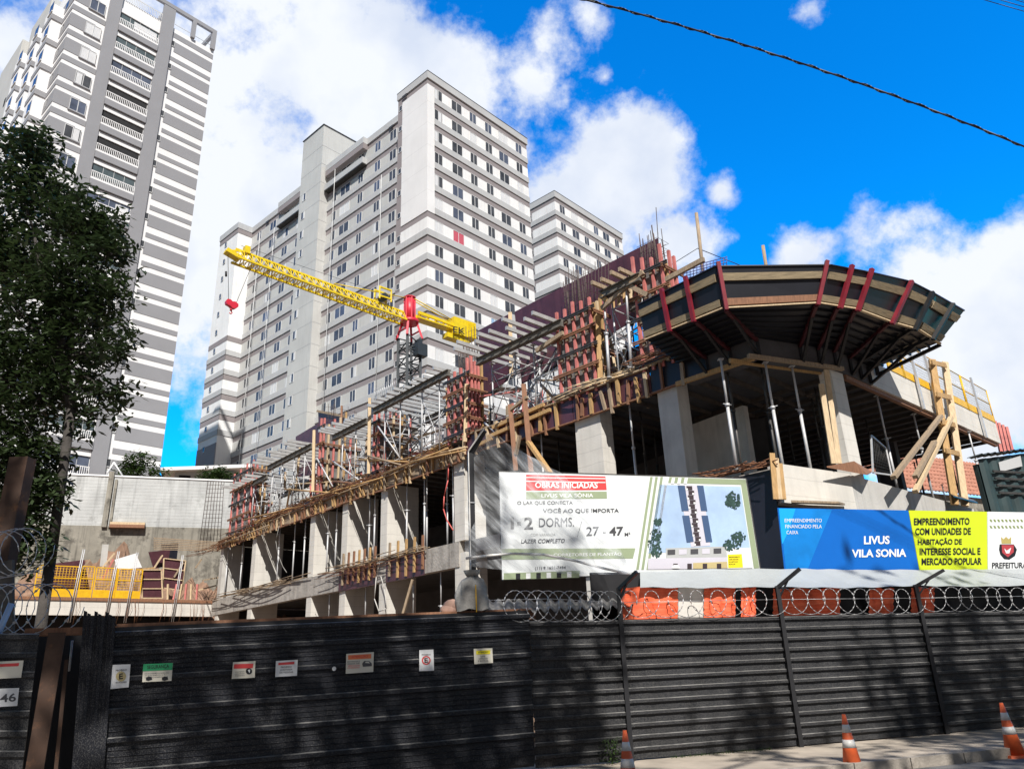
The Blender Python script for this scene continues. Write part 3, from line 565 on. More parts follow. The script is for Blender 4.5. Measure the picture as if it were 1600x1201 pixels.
# loose hem of the banners tied out to the bracket arms
def film(name, col, alpha, rough, streaks, sc=(1, 1, 1), lo=.42, hi=.7):
    m = bpy.data.materials.new(name); m.use_nodes = True; t = m.node_tree; b = t.nodes['Principled BSDF']; lk = t.links.new
    b.inputs['Base Color'].default_value = (*col, 1); b.inputs['Roughness'].default_value = rough
    co = t.nodes.new('ShaderNodeTexCoord'); mp = t.nodes.new('ShaderNodeMapping'); mp.inputs['Scale'].default_value = sc; mp.inputs['Rotation'].default_value = (0, .75, 0) if streaks else (0, 0, 0)
    n = t.nodes.new('ShaderNodeTexNoise'); n.inputs['Scale'].default_value = 2.2; n.inputs['Detail'].default_value = 9; n.inputs['Roughness'].default_value = .65
    lk(co.outputs['Object'], mp.inputs[0]); lk(mp.outputs[0], n.inputs['Vector'])
    r = t.nodes.new('ShaderNodeMapRange'); r.inputs[1].default_value = lo; r.inputs[2].default_value = hi; r.inputs[3].default_value = alpha[0]; r.inputs[4].default_value = alpha[1]
    lk(n.outputs['Fac'], r.inputs[0]); lk(r.outputs[0], b.inputs['Alpha'])
    bp = t.nodes.new('ShaderNodeBump'); bp.inputs['Strength'].default_value = .5; bp.inputs['Distance'].default_value = .03; lk(n.outputs['Fac'], bp.inputs['Height']); lk(bp.outputs[0], b.inputs['Normal'])
    return m
HEM = film('white hem film', (.37, .395, .40), (.90, 1.0), .45, False)
CLEAR = film('clear plastic film', (.82, .85, .87), (.08, .58), .2, True, (1, 1, 1), .42, .74)
_al = FF.px(988, 897, .2) - FF.px(757, 673, .2); _al /= np.linalg.norm(_al); _pe = np.cross(_al, FF.n); _t = CLEAR.node_tree
_co = next(n for n in _t.nodes if n.bl_idname == 'ShaderNodeTexCoord'); _mp = next(n for n in _t.nodes if n.bl_idname == 'ShaderNodeMapping'); _mp.inputs['Rotation'].default_value = (0, 0, 0); _cv = _t.nodes.new('ShaderNodeCombineXYZ')
for _i, _d in enumerate((_al * .45, _pe * 3.4)):
    _vm = _t.nodes.new('ShaderNodeVectorMath'); _vm.operation = 'DOT_PRODUCT'; _vm.inputs[1].default_value = _d; _t.links.new(_co.outputs['Object'], _vm.inputs[0]); _t.links.new(_vm.outputs['Value'], _cv.inputs[_i])
_t.links.new(_cv.outputs[0], _mp.inputs[0])
mb = MB(); mb.smooth = True; topx = [(1000, 893), (1100, 889), (1250, 888), (1340, 890), (1475, 889.5), (1560, 888.5), (1680, 887)]; botx = [(1000, 917), (1100, 918), (1215, 916.5), (1330, 918), (1432, 914.5), (1530, 916), (1680, 912)]
rows = []
for j in range(7):
    v = j / 6; row = []
    for i in range(61):
        u = i / 60 * 6; k = min(5, int(u)); f = u - k
        tx = topx[k][0] * (1 - f) + topx[k + 1][0] * f; ty = topx[k][1] * (1 - f) + topx[k + 1][1] * f; bx = botx[k][0] * (1 - f) + botx[k + 1][0] * f; by = botx[k][1] * (1 - f) + botx[k + 1][1] * f
        a = FF.px(tx, ty, -.80); b = FF.px(bx, by, .02); row.append(a * (1 - v) + b * v - UP * (.05 * math.sin(v * math.pi)) + UP * .008 * math.sin(i * 1.3 + 5 * v))
    rows.append(row)
mb.sheet(rows); tag(mb.build('banner_hem', HEM), 'long white loose hem below the blue banner tied to the bracket arms', 'banner hem')
# clear plastic sheet from the tall post down to the first bracket
mb = MB(); mb.smooth = True
e0 = [FF.px(757, 673, .2), FF.px(738, 712, .0), FF.px(727, 800, .03), FF.px(726, 884, .05)]; e1 = [FF.px(880, 741, -.7), FF.px(928, 800, -.5), FF.px(965, 850, -.2), FF.px(988, 897, .38)]
def e(pts, v):
    u = v * 3; k = min(2, int(u)); f = u - k; return pts[k] * (1 - f) + pts[k + 1] * f
rows = []
for j in range(25):
    v = j / 24; rows.append([e(e0, v) * (1 - i / 24) + e(e1, v) * (i / 24) + FF.n * (.12 * math.sin(math.pi * i / 24) * (1 if v < .8 else .6) + .02 * math.sin(i * .9 + 7 * v)) - UP * (.05 * math.sin(math.pi * i / 24)) for i in range(25)])
mb.sheet(rows); tag(mb.build('plastic_sheet', CLEAR), 'clear streaked plastic sheet stretched from the tall bent post across the banner', 'plastic sheet')
mb = MB(); pts = [FF.px(*p, .14) for p in [(728, 872), (760, 868), (800, 864.5), (850, 866), (900, 876), (945, 888), (990, 897)]]; mb.path(pts, .022, 6); tag(mb.build('twisted_plastic_rope', M['refl']), 'white twisted plastic strip sagging across the foot of the banner', 'plastic strip')

# orange netting, roof sheet and boards behind the fence
NB = Fr(FF.P(0, 0, -.13), FAZ)
def net(label, x0, x1, yt, yb, mt, back=0.):
    mb = MB(); mb.smooth = True; rows = []
    for j in range(13):
        v = j / 12; rows.append([NB.px(x0 + (x1 - x0) * i / 16, yt + (yb - yt) * v + 1.2 * math.sin(i * .8 + j)) + NB.n * (.018 * math.sin(j * 2.6 + i * .5) + .02 * math.sin(i * 1.1)) for i in range(17)])
    mb.sheet([[p - NB.n * back for p in r] for r in rows]); tag(mb.build('netting_panel', mt), label, 'netting', 'orange netting panels behind the fence')
ORD = M['orange']
net('sunlit orange netting panel nearest the first bracket post', 968, 1060, 917, 970, ORD); net('sunlit orange netting panel just right of the pale gap', 1100, 1150, 917, 968, ORD); net('narrow orange netting panel left of the second bracket post', 1158, 1182, 917, 966, ORD)
net('shaded orange netting panel right of the second bracket post', 1232, 1340, 915, 966, ORD, .45); net('shaded orange netting panel left of the third bracket post', 1385, 1425, 915, 964, ORD, .45); net('shaded orange netting panel right of the third bracket post', 1452, 1490, 914, 962, ORD, .45)
mb = MB(); q = [(1060, 915), (1100, 915), (1100, 972), (1060, 972)]; mb.use(M['concw']).prism([NB.px(*p, -.05) for p in q], -NB.n * .1); tag(mb.build('concrete_post', M['concw']), 'pale concrete block filling the gap between orange nettings', 'concrete block')
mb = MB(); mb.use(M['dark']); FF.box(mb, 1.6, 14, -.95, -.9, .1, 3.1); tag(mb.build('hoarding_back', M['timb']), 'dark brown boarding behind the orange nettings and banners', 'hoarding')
rf = []; mb = MB(); mb.smooth = True
for v in (0, 1):
    row = []
    for i in range(97):
        x = 742 + (990 - 742) * i / 96; p = FF.px(x, (958 if v else 938) + (x - 742) * (-.045 if v else -.005), .0 if v else -.9); row.append(p + UP * .035 * math.sin(i * 1.0))
    rf.append(row)
mb.sheet(rf); mb.sheet([[p - UP * .012 for p in r] for r in rf]); tag(mb.build('corrugated_roof_sheet', M['asb']), 'wavy grey fibre cement roof sheet under the razor wire', 'roof sheet')
mb = MB(); q = [(700, 962), (830, 957), (830, 968), (700, 972)]; mb.use(M['timb']).prism([FF.px(*p, -.3) for p in q], FF.n * .2); tag(mb.build('fascia_board', M['timb']), 'brown board lying along the gate top under the sack', 'board')

# ------------------------------------------------------------------ street furniture
def cone(label, base, h, lean=(0, 0)):
    t = thing('traffic_cone', base, label, 'traffic cone', 'orange traffic cones at the kerb'); b = np.array(base, float); ax = V(lean[0], lean[1], h)
    mb = MB(); mb.use(M['cone']); w = h * .25
    mb.hexa([b + V(*p) for p in [(-w, -w, 0), (w, -w, 0), (w, w, 0), (-w, w, 0), (-w * .92, -w * .92, .035), (w * .92, -w * .92, .035), (w * .92, w * .92, .035), (-w * .92, w * .92, .035)]]); mb.build('base_plate', None, t)
    R = lambda f: h * (.19 * (1 - f) + .032 * f)
    mb = MB(); mb.use(M['cone'])
    mb.tube(b + ax * .04, b + ax, R(.04), 24, R(1))
    mb.build('cone_body', None, t)
    for f0, f1 in ((.42, .56), (.68, .82)): mb = MB(); mb.tube(b + ax * f0, b + ax * f1, R(f0) * 1.02, 24, R(f1) * 1.02); mb.build('reflective_band', M['refl'], t)
    mb = MB(); mb.tube(b + ax * .985, b + ax * 1.01, R(1) * 1.02, 16, R(1) * .8); mb.build('tip', M['coned'], t)
q = onz(1318, 1115, .75); cone('orange traffic cone at the kerb below the middle of the blue banner', V(q[0], q[1], 0), .75)
q = onz(976, 1140, .75); cone('orange traffic cone cut by the frame edge beside the small weed', V(q[0], q[1], 0), .75)
q = onz(1588, 1182, 0); cone('orange traffic cone in shade at the right edge of the photo', q, .76, (-.03, 0))
# weed at the fence foot
mb = MB(); c = FF.P(FF.sz(948, 1160)[0], .14, .16); mb.use(M['leaf2'])
for i in range(150):
    a = RNG.uniform(0, 6.28); r = RNG.uniform(.02, .17); z = RNG.uniform(.02, .36); p = c + V(r * math.cos(a), r * math.sin(a) * .7, z); u = V(math.cos(a), math.sin(a), RNG.uniform(-.6, .3)); u /= np.linalg.norm(u); s = np.cross(u, V(0, 0, 1)); s /= np.linalg.norm(s); l = RNG.uniform(.04, .075)
    mb.poly(p, p + u * l * .5 + s * l * .28, p + u * l, p + u * l * .5 - s * l * .28)
wd = tag(mb.build('weed_plant', M['leaf2']), 'small bright green weed growing at the fence foot', 'plant')
mb = MB()
for k in range(6): a = k * 1.05; mb.path([c, c + V(.05 * math.cos(a), .04 * math.sin(a), .18), c + V(.1 * math.cos(a), .08 * math.sin(a), .33)], .004, 4)
mb.build('stem', M['leaf2'], wd)
mb = MB(); mb.use(M['leaf2'])
for i in range(240):
    x = RNG.uniform(2.3, 4.2); p = FF.P(x, .13, RNG.uniform(.03, .09)); h = RNG.uniform(.02, .06); mb.poly(p, p + FF.d * .006, p + UP * h + FF.d * RNG.uniform(-.02, .02))
tag(mb.build('grass_tufts', M['leaf2']), 'short grass in the joint at the fence foot', 'grass', kind='stuff')
# overhead cables
def cable(label, pts, r, Y, tw=False):
    w = [aty(x, y, yy) for (x, y), yy in zip(pts, Y)]; mb = MB(); mb.path(w, r, 6)
    if tw:
        n = 340; P = []
        for i in range(n + 1):
            u = i / n * (len(w) - 1); k = min(len(w) - 2, int(u)); f = u - k; th = i * .9; P.append(w[k] * (1 - f) + w[k + 1] * f + V(0, math.cos(th), math.sin(th)) * r * 1.5)
        mb.path(P, r * .7, 4)
    tag(mb.build('overhead_cable', M['cable']), label, 'cable', 'cables crossing the sky')
xs = [360 + 90 * i for i in range(24)]
cable('thick twisted black cable sagging across the blue sky', [(x, -28 + .229 * (x - 800) + .000115 * (x - 800) ** 2) for x in xs], .016, [9.5 + .0018 * (x - 800) for x in xs], True)
for k in range(3): cable(('uppermost thin cable in the top right corner', 'middle thin cable in the top right corner', 'lowest thin cable in the top right corner')[k], [(1000 + 80 * i, -168.5 + k * 7 + i * 23) for i in range(16)], .006, [8.2 + .15 * i for i in range(16)])
# ------------------------------------------------------------------ the concrete frame under construction
ZA0, ZA1, ZB0, ZB1 = 4.85, 5.725, 8.6, 9.28
FO = onz(723, 717, ZB0); FE = onz(340, 858, ZB0); C1 = onz(1187, 561, ZB0); C2 = onz(1310, 578, ZB0); C3 = onz(1560, 692, ZB0)
az_ = lambda a, b: math.degrees(math.atan2(b[0] - a[0], b[1] - a[1]))
FL = Fr(FO, az_(FO, FE)); LL = float(np.linalg.norm(FE - FO))
FM = Fr(FO, az_(FO, C1)); LM = float(np.linalg.norm(C1 - FO))
FC = Fr(C1, az_(C1, C2)); LC = float(np.linalg.norm(C2 - C1))
FR = Fr(C2, az_(C2, C3)); LR = float(np.linalg.norm(C3 - C2))
def yl(x):
    return 858 + (x - 340) * (793 - 858) / 180 if x < 520 else 793 + (x - 520) * (717 - 793) / 203 if x < 723 else 717 + (x - 723) * (561 - 717) / 464
def sL(x): return FL.sz(x, yl(x))[0]
def sM(x): return FM.sz(x, yl(x))[0]
bld = thing('unfinished_building', FM.P(6, 0, -4), 'raw concrete frame of the unfinished building behind the street fence', 'building')
def flr(z, e=0.):
    return [FL.P(LL, z, e), FL.P(0, z, e), FM.P(LM, z, e), FC.P(0, z, e), FC.P(LC, z, e), FR.P(LR + .2, z, e), FR.P(LR + .2, z, -7.), FR.P(5.5, z, -7.), FL.P(8, z, -13), FL.P(LL, z, -13)]
def slab(name, z0, z1, e=0., m='concd'):
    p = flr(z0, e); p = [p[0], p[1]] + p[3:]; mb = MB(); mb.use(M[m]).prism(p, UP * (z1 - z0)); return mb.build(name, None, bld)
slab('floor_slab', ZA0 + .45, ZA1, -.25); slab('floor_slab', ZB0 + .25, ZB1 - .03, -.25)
def beam(fr, a0, a1, z0, z1, m, o0=-.3, o1=0., name='edge_beam'):
    mb = MB(); mb.use(M[m]); fr.box(mb, a0, a1, o0, o1, z0, z1); return mb.build(name, None, bld)
# lower edge beams
beam(FL, 11.5, LL, ZA0 + .02, ZA1, 'concr'); beam(FL, .3, 11.5, ZA0, ZA1 - .02, 'concr')
A1, A2 = onz(1215, 725, ZA1), onz(1328, 741, ZA1); FAc = Fr(A1, az_(A1, A2)); LAc = float(np.linalg.norm(A2 - A1))
FAr = Fr(A2, FR_az := az_(C2, C3))
beam(FAc, 0, LAc, ZA0 - .02, ZA1 + .02, 'concw', name='parapet'); beam(FAr, .0, 8.6, ZA0, ZA1, 'conc', -.31, -.01, 'parapet')
mb = MB(); mb.use(M['concd']).prism([FAc.P(.05, 0, -.3), FAc.P(LAc, 0, -.3), FAr.P(8.4, 0, -.3), FAr.P(8.4, 0, -1.8), FC.P(0, 0, -2.2)], UP * .3); o = mb.build('floor_slab', None, bld); o.location = (0, 0, ZA0 + .52)
FMa = Fr(A1, FM_az := az_(C1, FO)); beam(FMa, .12, 8, ZA0, ZA1 - .06, 'concr', -.3, -.02)
# upper edge beams of the right facade, sun lit above the yellow toe board
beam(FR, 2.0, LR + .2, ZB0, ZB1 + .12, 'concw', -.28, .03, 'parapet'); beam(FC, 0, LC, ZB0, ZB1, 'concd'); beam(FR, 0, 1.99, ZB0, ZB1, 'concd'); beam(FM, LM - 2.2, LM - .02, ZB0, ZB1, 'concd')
# columns
def column(fr, a0, a1, dep, z0, z1, m='concw', off=-.03):
    mb = MB(); mb.use(M[m]); fr.box(mb, a0, a1, off - dep, off, z0, z1); return mb.build('column', None, bld)
FINS = [395, 485, 535, 595]
for x in FINS:
    s = sL(x); column(FL, s - .5, s, 1.5, ZA1, ZB0 + .28); column(FL, s - .5, s, 1.4, 0, ZA0 + .47)
s = sL(345); column(FL, s - .45, s, 1.2, ZA1, ZB0 + .28, 'conc'); column(FL, s - .45, s, 1.2, 0, ZA0 + .47)
column(FL, -.02, sL(708), .95, ZA1, ZB0 + .28); column(FL, -.02, sL(708), .95, 0, ZA0 + .47)
for x0, x1 in ((897, 936), (1026, 1056)):
    a, b = sM(x0), sM(x1); column(FM, a, b, .55, ZA1 - .3, ZB0 + .28, 'concw' if x0 == 897 else 'conc'); column(FM, a, b, .5, 0, ZA0 + .47)
q = FR.sz(1296, 600, -.1)[0]; FCc = Fr(FC.P(LC - .05, 0, -.08), 51)
mb = MB(); mb.use(M['concw']); FCc.box(mb, -.22, .40, -.35, .0, ZA1 - .2, ZB0 + .28); mb.build('column', None, bld)
for a in (5.2, 9.4): column(FR, a, a + .3, .8, ZA1, ZB0 + .28, 'concd', -2.5)
# walls inside
def wall(p, q, z0, z1, m='concd', t=.2):
    mb = MB(); mb.use(M[m]); p = np.array(p, float); q = np.array(q, float); d = q - p; d /= np.linalg.norm(d); n = V(d[1], -d[0], 0) * t
    mb.prism([V(p[0], p[1], z0), V(q[0], q[1], z0), V(q[0], q[1], z0) + n, V(p[0], p[1], z0) + n], UP * (z1 - z0)); return mb.build('inner_wall', None, bld)
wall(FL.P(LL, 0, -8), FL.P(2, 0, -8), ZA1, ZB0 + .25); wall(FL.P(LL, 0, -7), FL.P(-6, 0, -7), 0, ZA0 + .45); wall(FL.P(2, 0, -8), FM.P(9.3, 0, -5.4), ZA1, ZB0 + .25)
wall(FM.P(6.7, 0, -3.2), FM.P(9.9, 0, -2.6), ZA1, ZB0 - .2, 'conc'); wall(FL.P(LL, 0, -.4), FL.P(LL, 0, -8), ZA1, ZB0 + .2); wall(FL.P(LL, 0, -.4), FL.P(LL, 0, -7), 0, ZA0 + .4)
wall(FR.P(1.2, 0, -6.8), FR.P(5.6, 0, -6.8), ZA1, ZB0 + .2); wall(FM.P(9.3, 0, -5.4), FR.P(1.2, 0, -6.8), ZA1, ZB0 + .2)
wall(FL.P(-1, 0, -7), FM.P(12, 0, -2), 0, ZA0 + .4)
# timber joists and bearers under the upper slab
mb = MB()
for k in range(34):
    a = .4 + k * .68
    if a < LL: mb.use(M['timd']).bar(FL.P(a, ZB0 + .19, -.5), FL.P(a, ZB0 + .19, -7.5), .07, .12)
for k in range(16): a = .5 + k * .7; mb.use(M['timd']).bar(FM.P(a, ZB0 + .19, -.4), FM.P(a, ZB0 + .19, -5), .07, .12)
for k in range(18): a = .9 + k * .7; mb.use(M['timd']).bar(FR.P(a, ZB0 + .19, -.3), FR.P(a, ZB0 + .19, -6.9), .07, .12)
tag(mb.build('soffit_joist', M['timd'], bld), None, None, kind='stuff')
def timber(label, p, q, w=.08, h=.12, m='tim', name='timber_beam', cat='timber', group=None):
    mb = MB(); mb.use(M[m]).bar(p, q, w, h); return tag(mb.build(name, None), label, cat, group)
BG = 'timber bearers along the slab edges'
timber('long yellowish bearer under the chamfered slab edge below the canopy', FC.P(-.4, ZB0 + .02, .06), FC.P(LC + .1, ZB0 + .02, .06), .1, .1, 'timg', group=BG)
timber('second thin bearer just behind the one under the chamfered slab edge', FC.P(-.7, ZB0 + .0, -.3), FC.P(LC - .1, ZB0 + .0, -.3), .08, .1, 'tim', group=BG)
timber('brown bearer running from the shaded column up to the canopy corner', FM.P(sM(1060), ZB0 + .05, .08), FM.P(LM - .1, ZB0 + .05, .08), .09, .12, 'tim', group=BG)
timber('dark bearer along the soffit of the right facade', FR.P(.5, ZB0 - .06, -.1), FR.P(LR, ZB0 - .06, -.1), .12, .12, 'timb', group=BG)

# ------------------------------------------------------------------ steel props
def prop(base, top, label, m='galv', r=.036):
    base = np.array(base, float); top = np.array(top, float); d = top - base; t = thing('steel_prop', base, label, 'steel prop', 'adjustable steel props of the building site')
    k = RNG.uniform(.52, .66); mid = base + d * k; mt = M[m]
    mb = MB(); mb.use(mt).tube(base, mid, r, 8); ot = mb.build('outer_tube', None, t)
    mb = MB(); mb.use(mt).tube(mid, top, r * .74, 8); it = mb.build('inner_tube', None, t)
    mb = MB(); mb.use(mt).tube(mid - d * .012, mid + d * .012, r * 1.5, 8); mb.build('collar', None, ot)
    mb = MB(); a = RNG.uniform(0, 3); h = V(math.cos(a), math.sin(a), 0); mb.use(mt).tube(mid - h * .13 + UP * .02, mid + h * .13 + UP * .02, .011, 5); mb.build('handle', None, ot)
    mb = MB(); mb.use(mt).bar(base, base + UP * .012, .14, .14, V(0, 1, 0)); mb.build('base_plate', None, ot)
    mb = MB(); mb.use(mt).bar(top - UP * .012, top, .14, .14, V(0, 1, 0)); mb.build('head_plate', None, it)
    return t
ORD_ = ['first', 'second', 'third', 'fourth', 'fifth', 'sixth', 'seventh', 'eighth']
bays = [([352, 375], 'bay left of the leftmost tall fin'), ([432, 456, 472], 'bay right of the leftmost tall fin'), ([508, 521], 'bay between second and third fins'), ([572, 580], 'bay between third and fourth fins'), ([629, 648, 656, 679, 700], 'wide bay by the tall bent post')]
for xs_, nm in bays:
    for i, x in enumerate(xs_):
        s = sL(x); off = -.22 - .35 * (i % 2) if nm[0] == 'w' else -.2
        prop(FL.P(s, ZA1, off), FL.P(s, ZB0 + .13, off), f'{ORD_[i]} pale prop from the left, {nm}, middle storey')
for i in range(12):
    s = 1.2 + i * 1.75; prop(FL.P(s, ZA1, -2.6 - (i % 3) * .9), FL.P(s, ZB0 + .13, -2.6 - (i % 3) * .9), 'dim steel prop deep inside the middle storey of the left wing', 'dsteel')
for i, x in enumerate((507, 563, 637, 680)):
    s = FL.sz(x, 930)[0]; prop(FL.P(s, 1.5, -.25), FL.P(s, ZA0 + .3, -.25), f'{ORD_[i]} steel prop from the left in the lowest storey above the gate')
for i, (x, y, of) in enumerate(((846, 690, -.2), (984, 640, -.15), (1001, 650, -1.2), (872, 690, -1.5))):
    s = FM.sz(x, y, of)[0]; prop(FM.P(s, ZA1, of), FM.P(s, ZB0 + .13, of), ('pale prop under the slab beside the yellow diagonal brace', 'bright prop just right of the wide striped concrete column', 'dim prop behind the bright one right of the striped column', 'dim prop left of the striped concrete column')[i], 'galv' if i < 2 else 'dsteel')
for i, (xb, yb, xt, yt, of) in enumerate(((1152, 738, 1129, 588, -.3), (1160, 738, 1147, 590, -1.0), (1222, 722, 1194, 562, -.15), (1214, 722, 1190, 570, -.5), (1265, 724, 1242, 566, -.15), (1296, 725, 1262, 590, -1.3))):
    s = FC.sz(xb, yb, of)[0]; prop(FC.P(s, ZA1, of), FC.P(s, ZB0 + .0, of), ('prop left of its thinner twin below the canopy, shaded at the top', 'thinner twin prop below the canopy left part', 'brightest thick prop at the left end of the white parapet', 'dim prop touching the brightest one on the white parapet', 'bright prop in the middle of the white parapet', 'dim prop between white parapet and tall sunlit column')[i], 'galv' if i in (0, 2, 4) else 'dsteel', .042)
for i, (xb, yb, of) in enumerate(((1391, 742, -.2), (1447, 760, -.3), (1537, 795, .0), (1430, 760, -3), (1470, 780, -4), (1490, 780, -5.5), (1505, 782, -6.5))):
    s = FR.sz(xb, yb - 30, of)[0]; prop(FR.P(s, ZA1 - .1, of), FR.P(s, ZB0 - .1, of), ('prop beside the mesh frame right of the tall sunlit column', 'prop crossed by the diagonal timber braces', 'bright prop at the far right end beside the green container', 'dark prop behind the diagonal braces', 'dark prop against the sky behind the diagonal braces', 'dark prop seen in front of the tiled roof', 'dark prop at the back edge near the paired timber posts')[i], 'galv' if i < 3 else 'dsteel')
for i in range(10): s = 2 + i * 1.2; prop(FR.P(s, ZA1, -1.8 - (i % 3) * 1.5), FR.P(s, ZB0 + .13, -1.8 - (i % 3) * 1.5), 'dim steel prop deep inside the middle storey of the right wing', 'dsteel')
for i in range(6): s = 1 + i * 1.7; prop(FM.P(s, ZA1, -2.2 - (i % 2)), FM.P(s, ZB0 + .13, -2.2 - (i % 2)), 'dim steel prop deep inside behind the striped column', 'dsteel')

# ------------------------------------------------------------------ edge formwork along the left facade
EG = 'timber edge formwork along the upper slab'
def edge_form(fr, a0, a1, z0, z1, label, off=.02, ply='ply', step=.34, stud='tim', drop=.0):
    a0, a1 = min(a0, a1), max(a0, a1); t = thing('edge_formwork', fr.P((a0 + a1) / 2, z0, off), label, 'formwork', EG)
    mb = MB(); mb.use(M[ply]); fr.box(mb, a0, a1, off, off + .02, z0, z1); mb.build('plywood_face', None, t)
    n = max(2, int((a1 - a0) / step))
    for i in range(n):
        if RNG.random() < .16: continue
        a = a0 + (i + .5 + RNG.uniform(-.4, .4)) * (a1 - a0) / n; mb = MB(); mb.use(M[RNG.choice([stud, stud, 'timp', 'timg', 'timb'])]).bar(fr.P(a, z0 - RNG.uniform(-.05, .2) - drop, off + .065), fr.P(a + RNG.uniform(-.1, .1), z1 + RNG.uniform(-.2, .12), off + .065 + RNG.uniform(0, .06)), RNG.uniform(.06, .11), .08, fr.n); mb.build('stud', None, t)
    for z in (z1 + .01, z0 - .03):
        mb = MB(); mb.use(M['timg' if z > z0 else 'timb']).bar(fr.P(a0, z, off + .03), fr.P(a1, z + RNG.uniform(-.04, .04), off + .05), .16 if z > z0 else .1, .04); mb.build('plank', None, t)
    return t
cutsL = [sL(723), sL(655), sL(595), sL(535), sL(485), sL(440), sL(395), sL(342)]
nmL = ['bay beside the tall bent post', 'second bay left of the tall bent post', 'third bay left of the tall bent post', 'bay between the second and third fins', 'short bay over the second concrete fin', 'bay between the first two tall fins', 'leftmost bay by the block wall']
for i in range(7):
    edge_form(FL, cutsL[i] + .02, cutsL[i + 1] - .02, ZB0 - .05, ZB0 + .42, f'outer row of short yellow studs, {nmL[i]}', .02, 'timg', .30)
    edge_form(FL, cutsL[i] + .02, cutsL[i + 1] - .02, ZB0 + .62, ZB0 + 1.12, f'inner raised row of short yellow studs, {nmL[i]}', -.75, 'ply', .36)
edge_form(FM, .1, sM(800), ZB0 + .12, ZB0 + .8, 'edge formwork with dark plywood between bent post and brown frame', .02, 'ply', .45, 'timg'); edge_form(FM, sM(801), sM(897), ZB0 + .02, ZB0 + .74, 'edge formwork with streaked studs right of the brown frame', .02, 'ply', .36)
edge_form(FM, sM(898), sM(1020), ZB0 + .02, ZB0 + .80, 'edge formwork with tall yellow studs over the striped column', .02, 'ply', .30)
edge_form(FM, sM(1021), sM(1110), ZB0 + .06, ZB0 + .86, 'navy edge formwork with pale drips beside the canopy', .02, 'plyn', 2.2, 'timg')
# long thin bars and planks lying on the edge
def bars(label, fr, a0, a1, z, off, n, m='rebar', r=.011, spread=.25, sag=.15, cat='rebar', name='rebar_bundle'):
    mb = MB(); mb.use(M[m])
    for k in range(n):
        b0 = a0 + RNG.uniform(0, .3) * (a1 - a0); b1 = a1 - RNG.uniform(0, .3) * (a1 - a0); o = off + RNG.uniform(-spread, spread); zz = z + RNG.uniform(-.08, .12); tl = RNG.uniform(-.15, .15)
        mb.path([fr.P(b0 + (b1 - b0) * i / 7, zz + tl * (i / 7 - .5) - sag * math.sin(math.pi * i / 7) * RNG.uniform(.7, 1), o + .12 * math.sin(i * .7 + k)) for i in range(8)], r * RNG.uniform(.8, 1.3), 5)
    return tag(mb.build(name, None), label, cat, 'loose bars and laths along the slab edges')
bars('rusty rods along the edge from the bent post to the fourth fin', FL, .3, 8.5, ZB0 + .62, .1, 12, sag=.1); bars('rusty rods along the edge above the middle fins', FL, 6, 15, ZB0 + .60, .1, 12, sag=.12); bars('rusty rods along the edge above the leftmost fin', FL, 13, 24, ZB0 + .58, .1, 12, sag=.1); bars('rods sticking out past the left end of the upper slab', FL, 19, 30, ZB0 + .35, .15, 10, sag=.3)
bars('yellowish laths lying inside the raised studs near the bent post', FL, .2, 6, ZB0 + .9, -.35, 10, 'tim', .02, .3, .05, 'timber', 'lath_bundle'); bars('yellowish laths lying inside the raised studs over the middle fins', FL, 7, 14, ZB0 + .85, -.35, 12, 'tim', .02, .3, .05, 'timber', 'lath_bundle'); bars('yellowish laths lying inside the raised studs over the leftmost fin', FL, 14, 22, ZB0 + .8, -.3, 12, 'tim', .02, .3, .05, 'timber', 'lath_bundle')
bars('rods lying on the lower slab edge left part', FL, 11, 25, ZA1 + .05, .05, 14, 'timg', .016, .2, .05); bars('rods lying on the lower slab edge right part', FL, .5, 12, ZA1 + .05, .05, 14, 'timg', .016, .2, .05); bars('thin orange rods drooping below the lower slab edge', FL, 2, 12, ZA1 - .15, .2, 5, 'rebar', .01, .1, .12)
bars('orange rods sticking out from the edge formwork under the canopy', FM, sM(985), sM(1155), ZB0 + .98, .35, 14, 'rebar', .014, .3, .02); bars('pale laths on the edge formwork over the striped column', FM, sM(860), sM(1040), ZB0 + .9, .1, 8, 'timp', .02, .12, .0, 'timber', 'lath_bundle')
bars('rods sticking out left of the white parapet', FMa, -.2, 2.6, ZA1 + .02, .2, 12, 'rebar', .014, .2, .03)
for i, (x, w_) in enumerate(((725, 8), (757, 6), (783, 5))): pass
for gi, (xa, xb, nm) in enumerate(((535, 585, 'left'), (608, 660, 'right'))):
    t = thing('hanging_formwork', FL.P(FL.sz(xa, 880)[0], 4.7, .1), f'row of hanging brown stakes on the lower slab edge, {nm} group', 'formwork', 'hanging stakes on the lower slab edge')
    n = 7 if gi == 0 else 5
    for k in range(n):
        x = xa + (xb - xa) * k / (n - 1); s, z = FL.sz(x, 900 - (x - 535) * .19, .08); mb = MB(); mb.use(M[RNG.choice(['timg', 'tim', 'timb'])]).bar(FL.P(s, z - .35 + RNG.uniform(-.1, .1), .08), FL.P(s, z + .95, .06), .09, .07, FL.n); mb.build('stake', None, t)
    mb = MB(); a, _ = FL.sz(xa - 4, 890); b, _ = FL.sz(xb + 4, 880); mb.use(M['ply']); FL.box(mb, min(a, b), max(a, b), .01, .03, ZA0 - .05, ZA1 - .05); mb.build('plywood_face', None, t)
timber('slanting pale timber leaning in the lowest storey by the corner column', FL.px(628, 965, .3), FL.px(645, 905, .1), .09, .09, 'timg')
mb = MB(); pts = [FL.px(*p, .12) for p in [(595, 870), (588, 900), (585, 935), (592, 955), (604, 950), (601, 920), (595, 900)]]; mb.path(pts, .02, 6); tag(mb.build('hanging_hose', M['conc']), 'pale looped hose hanging from the lower slab edge', 'hose')
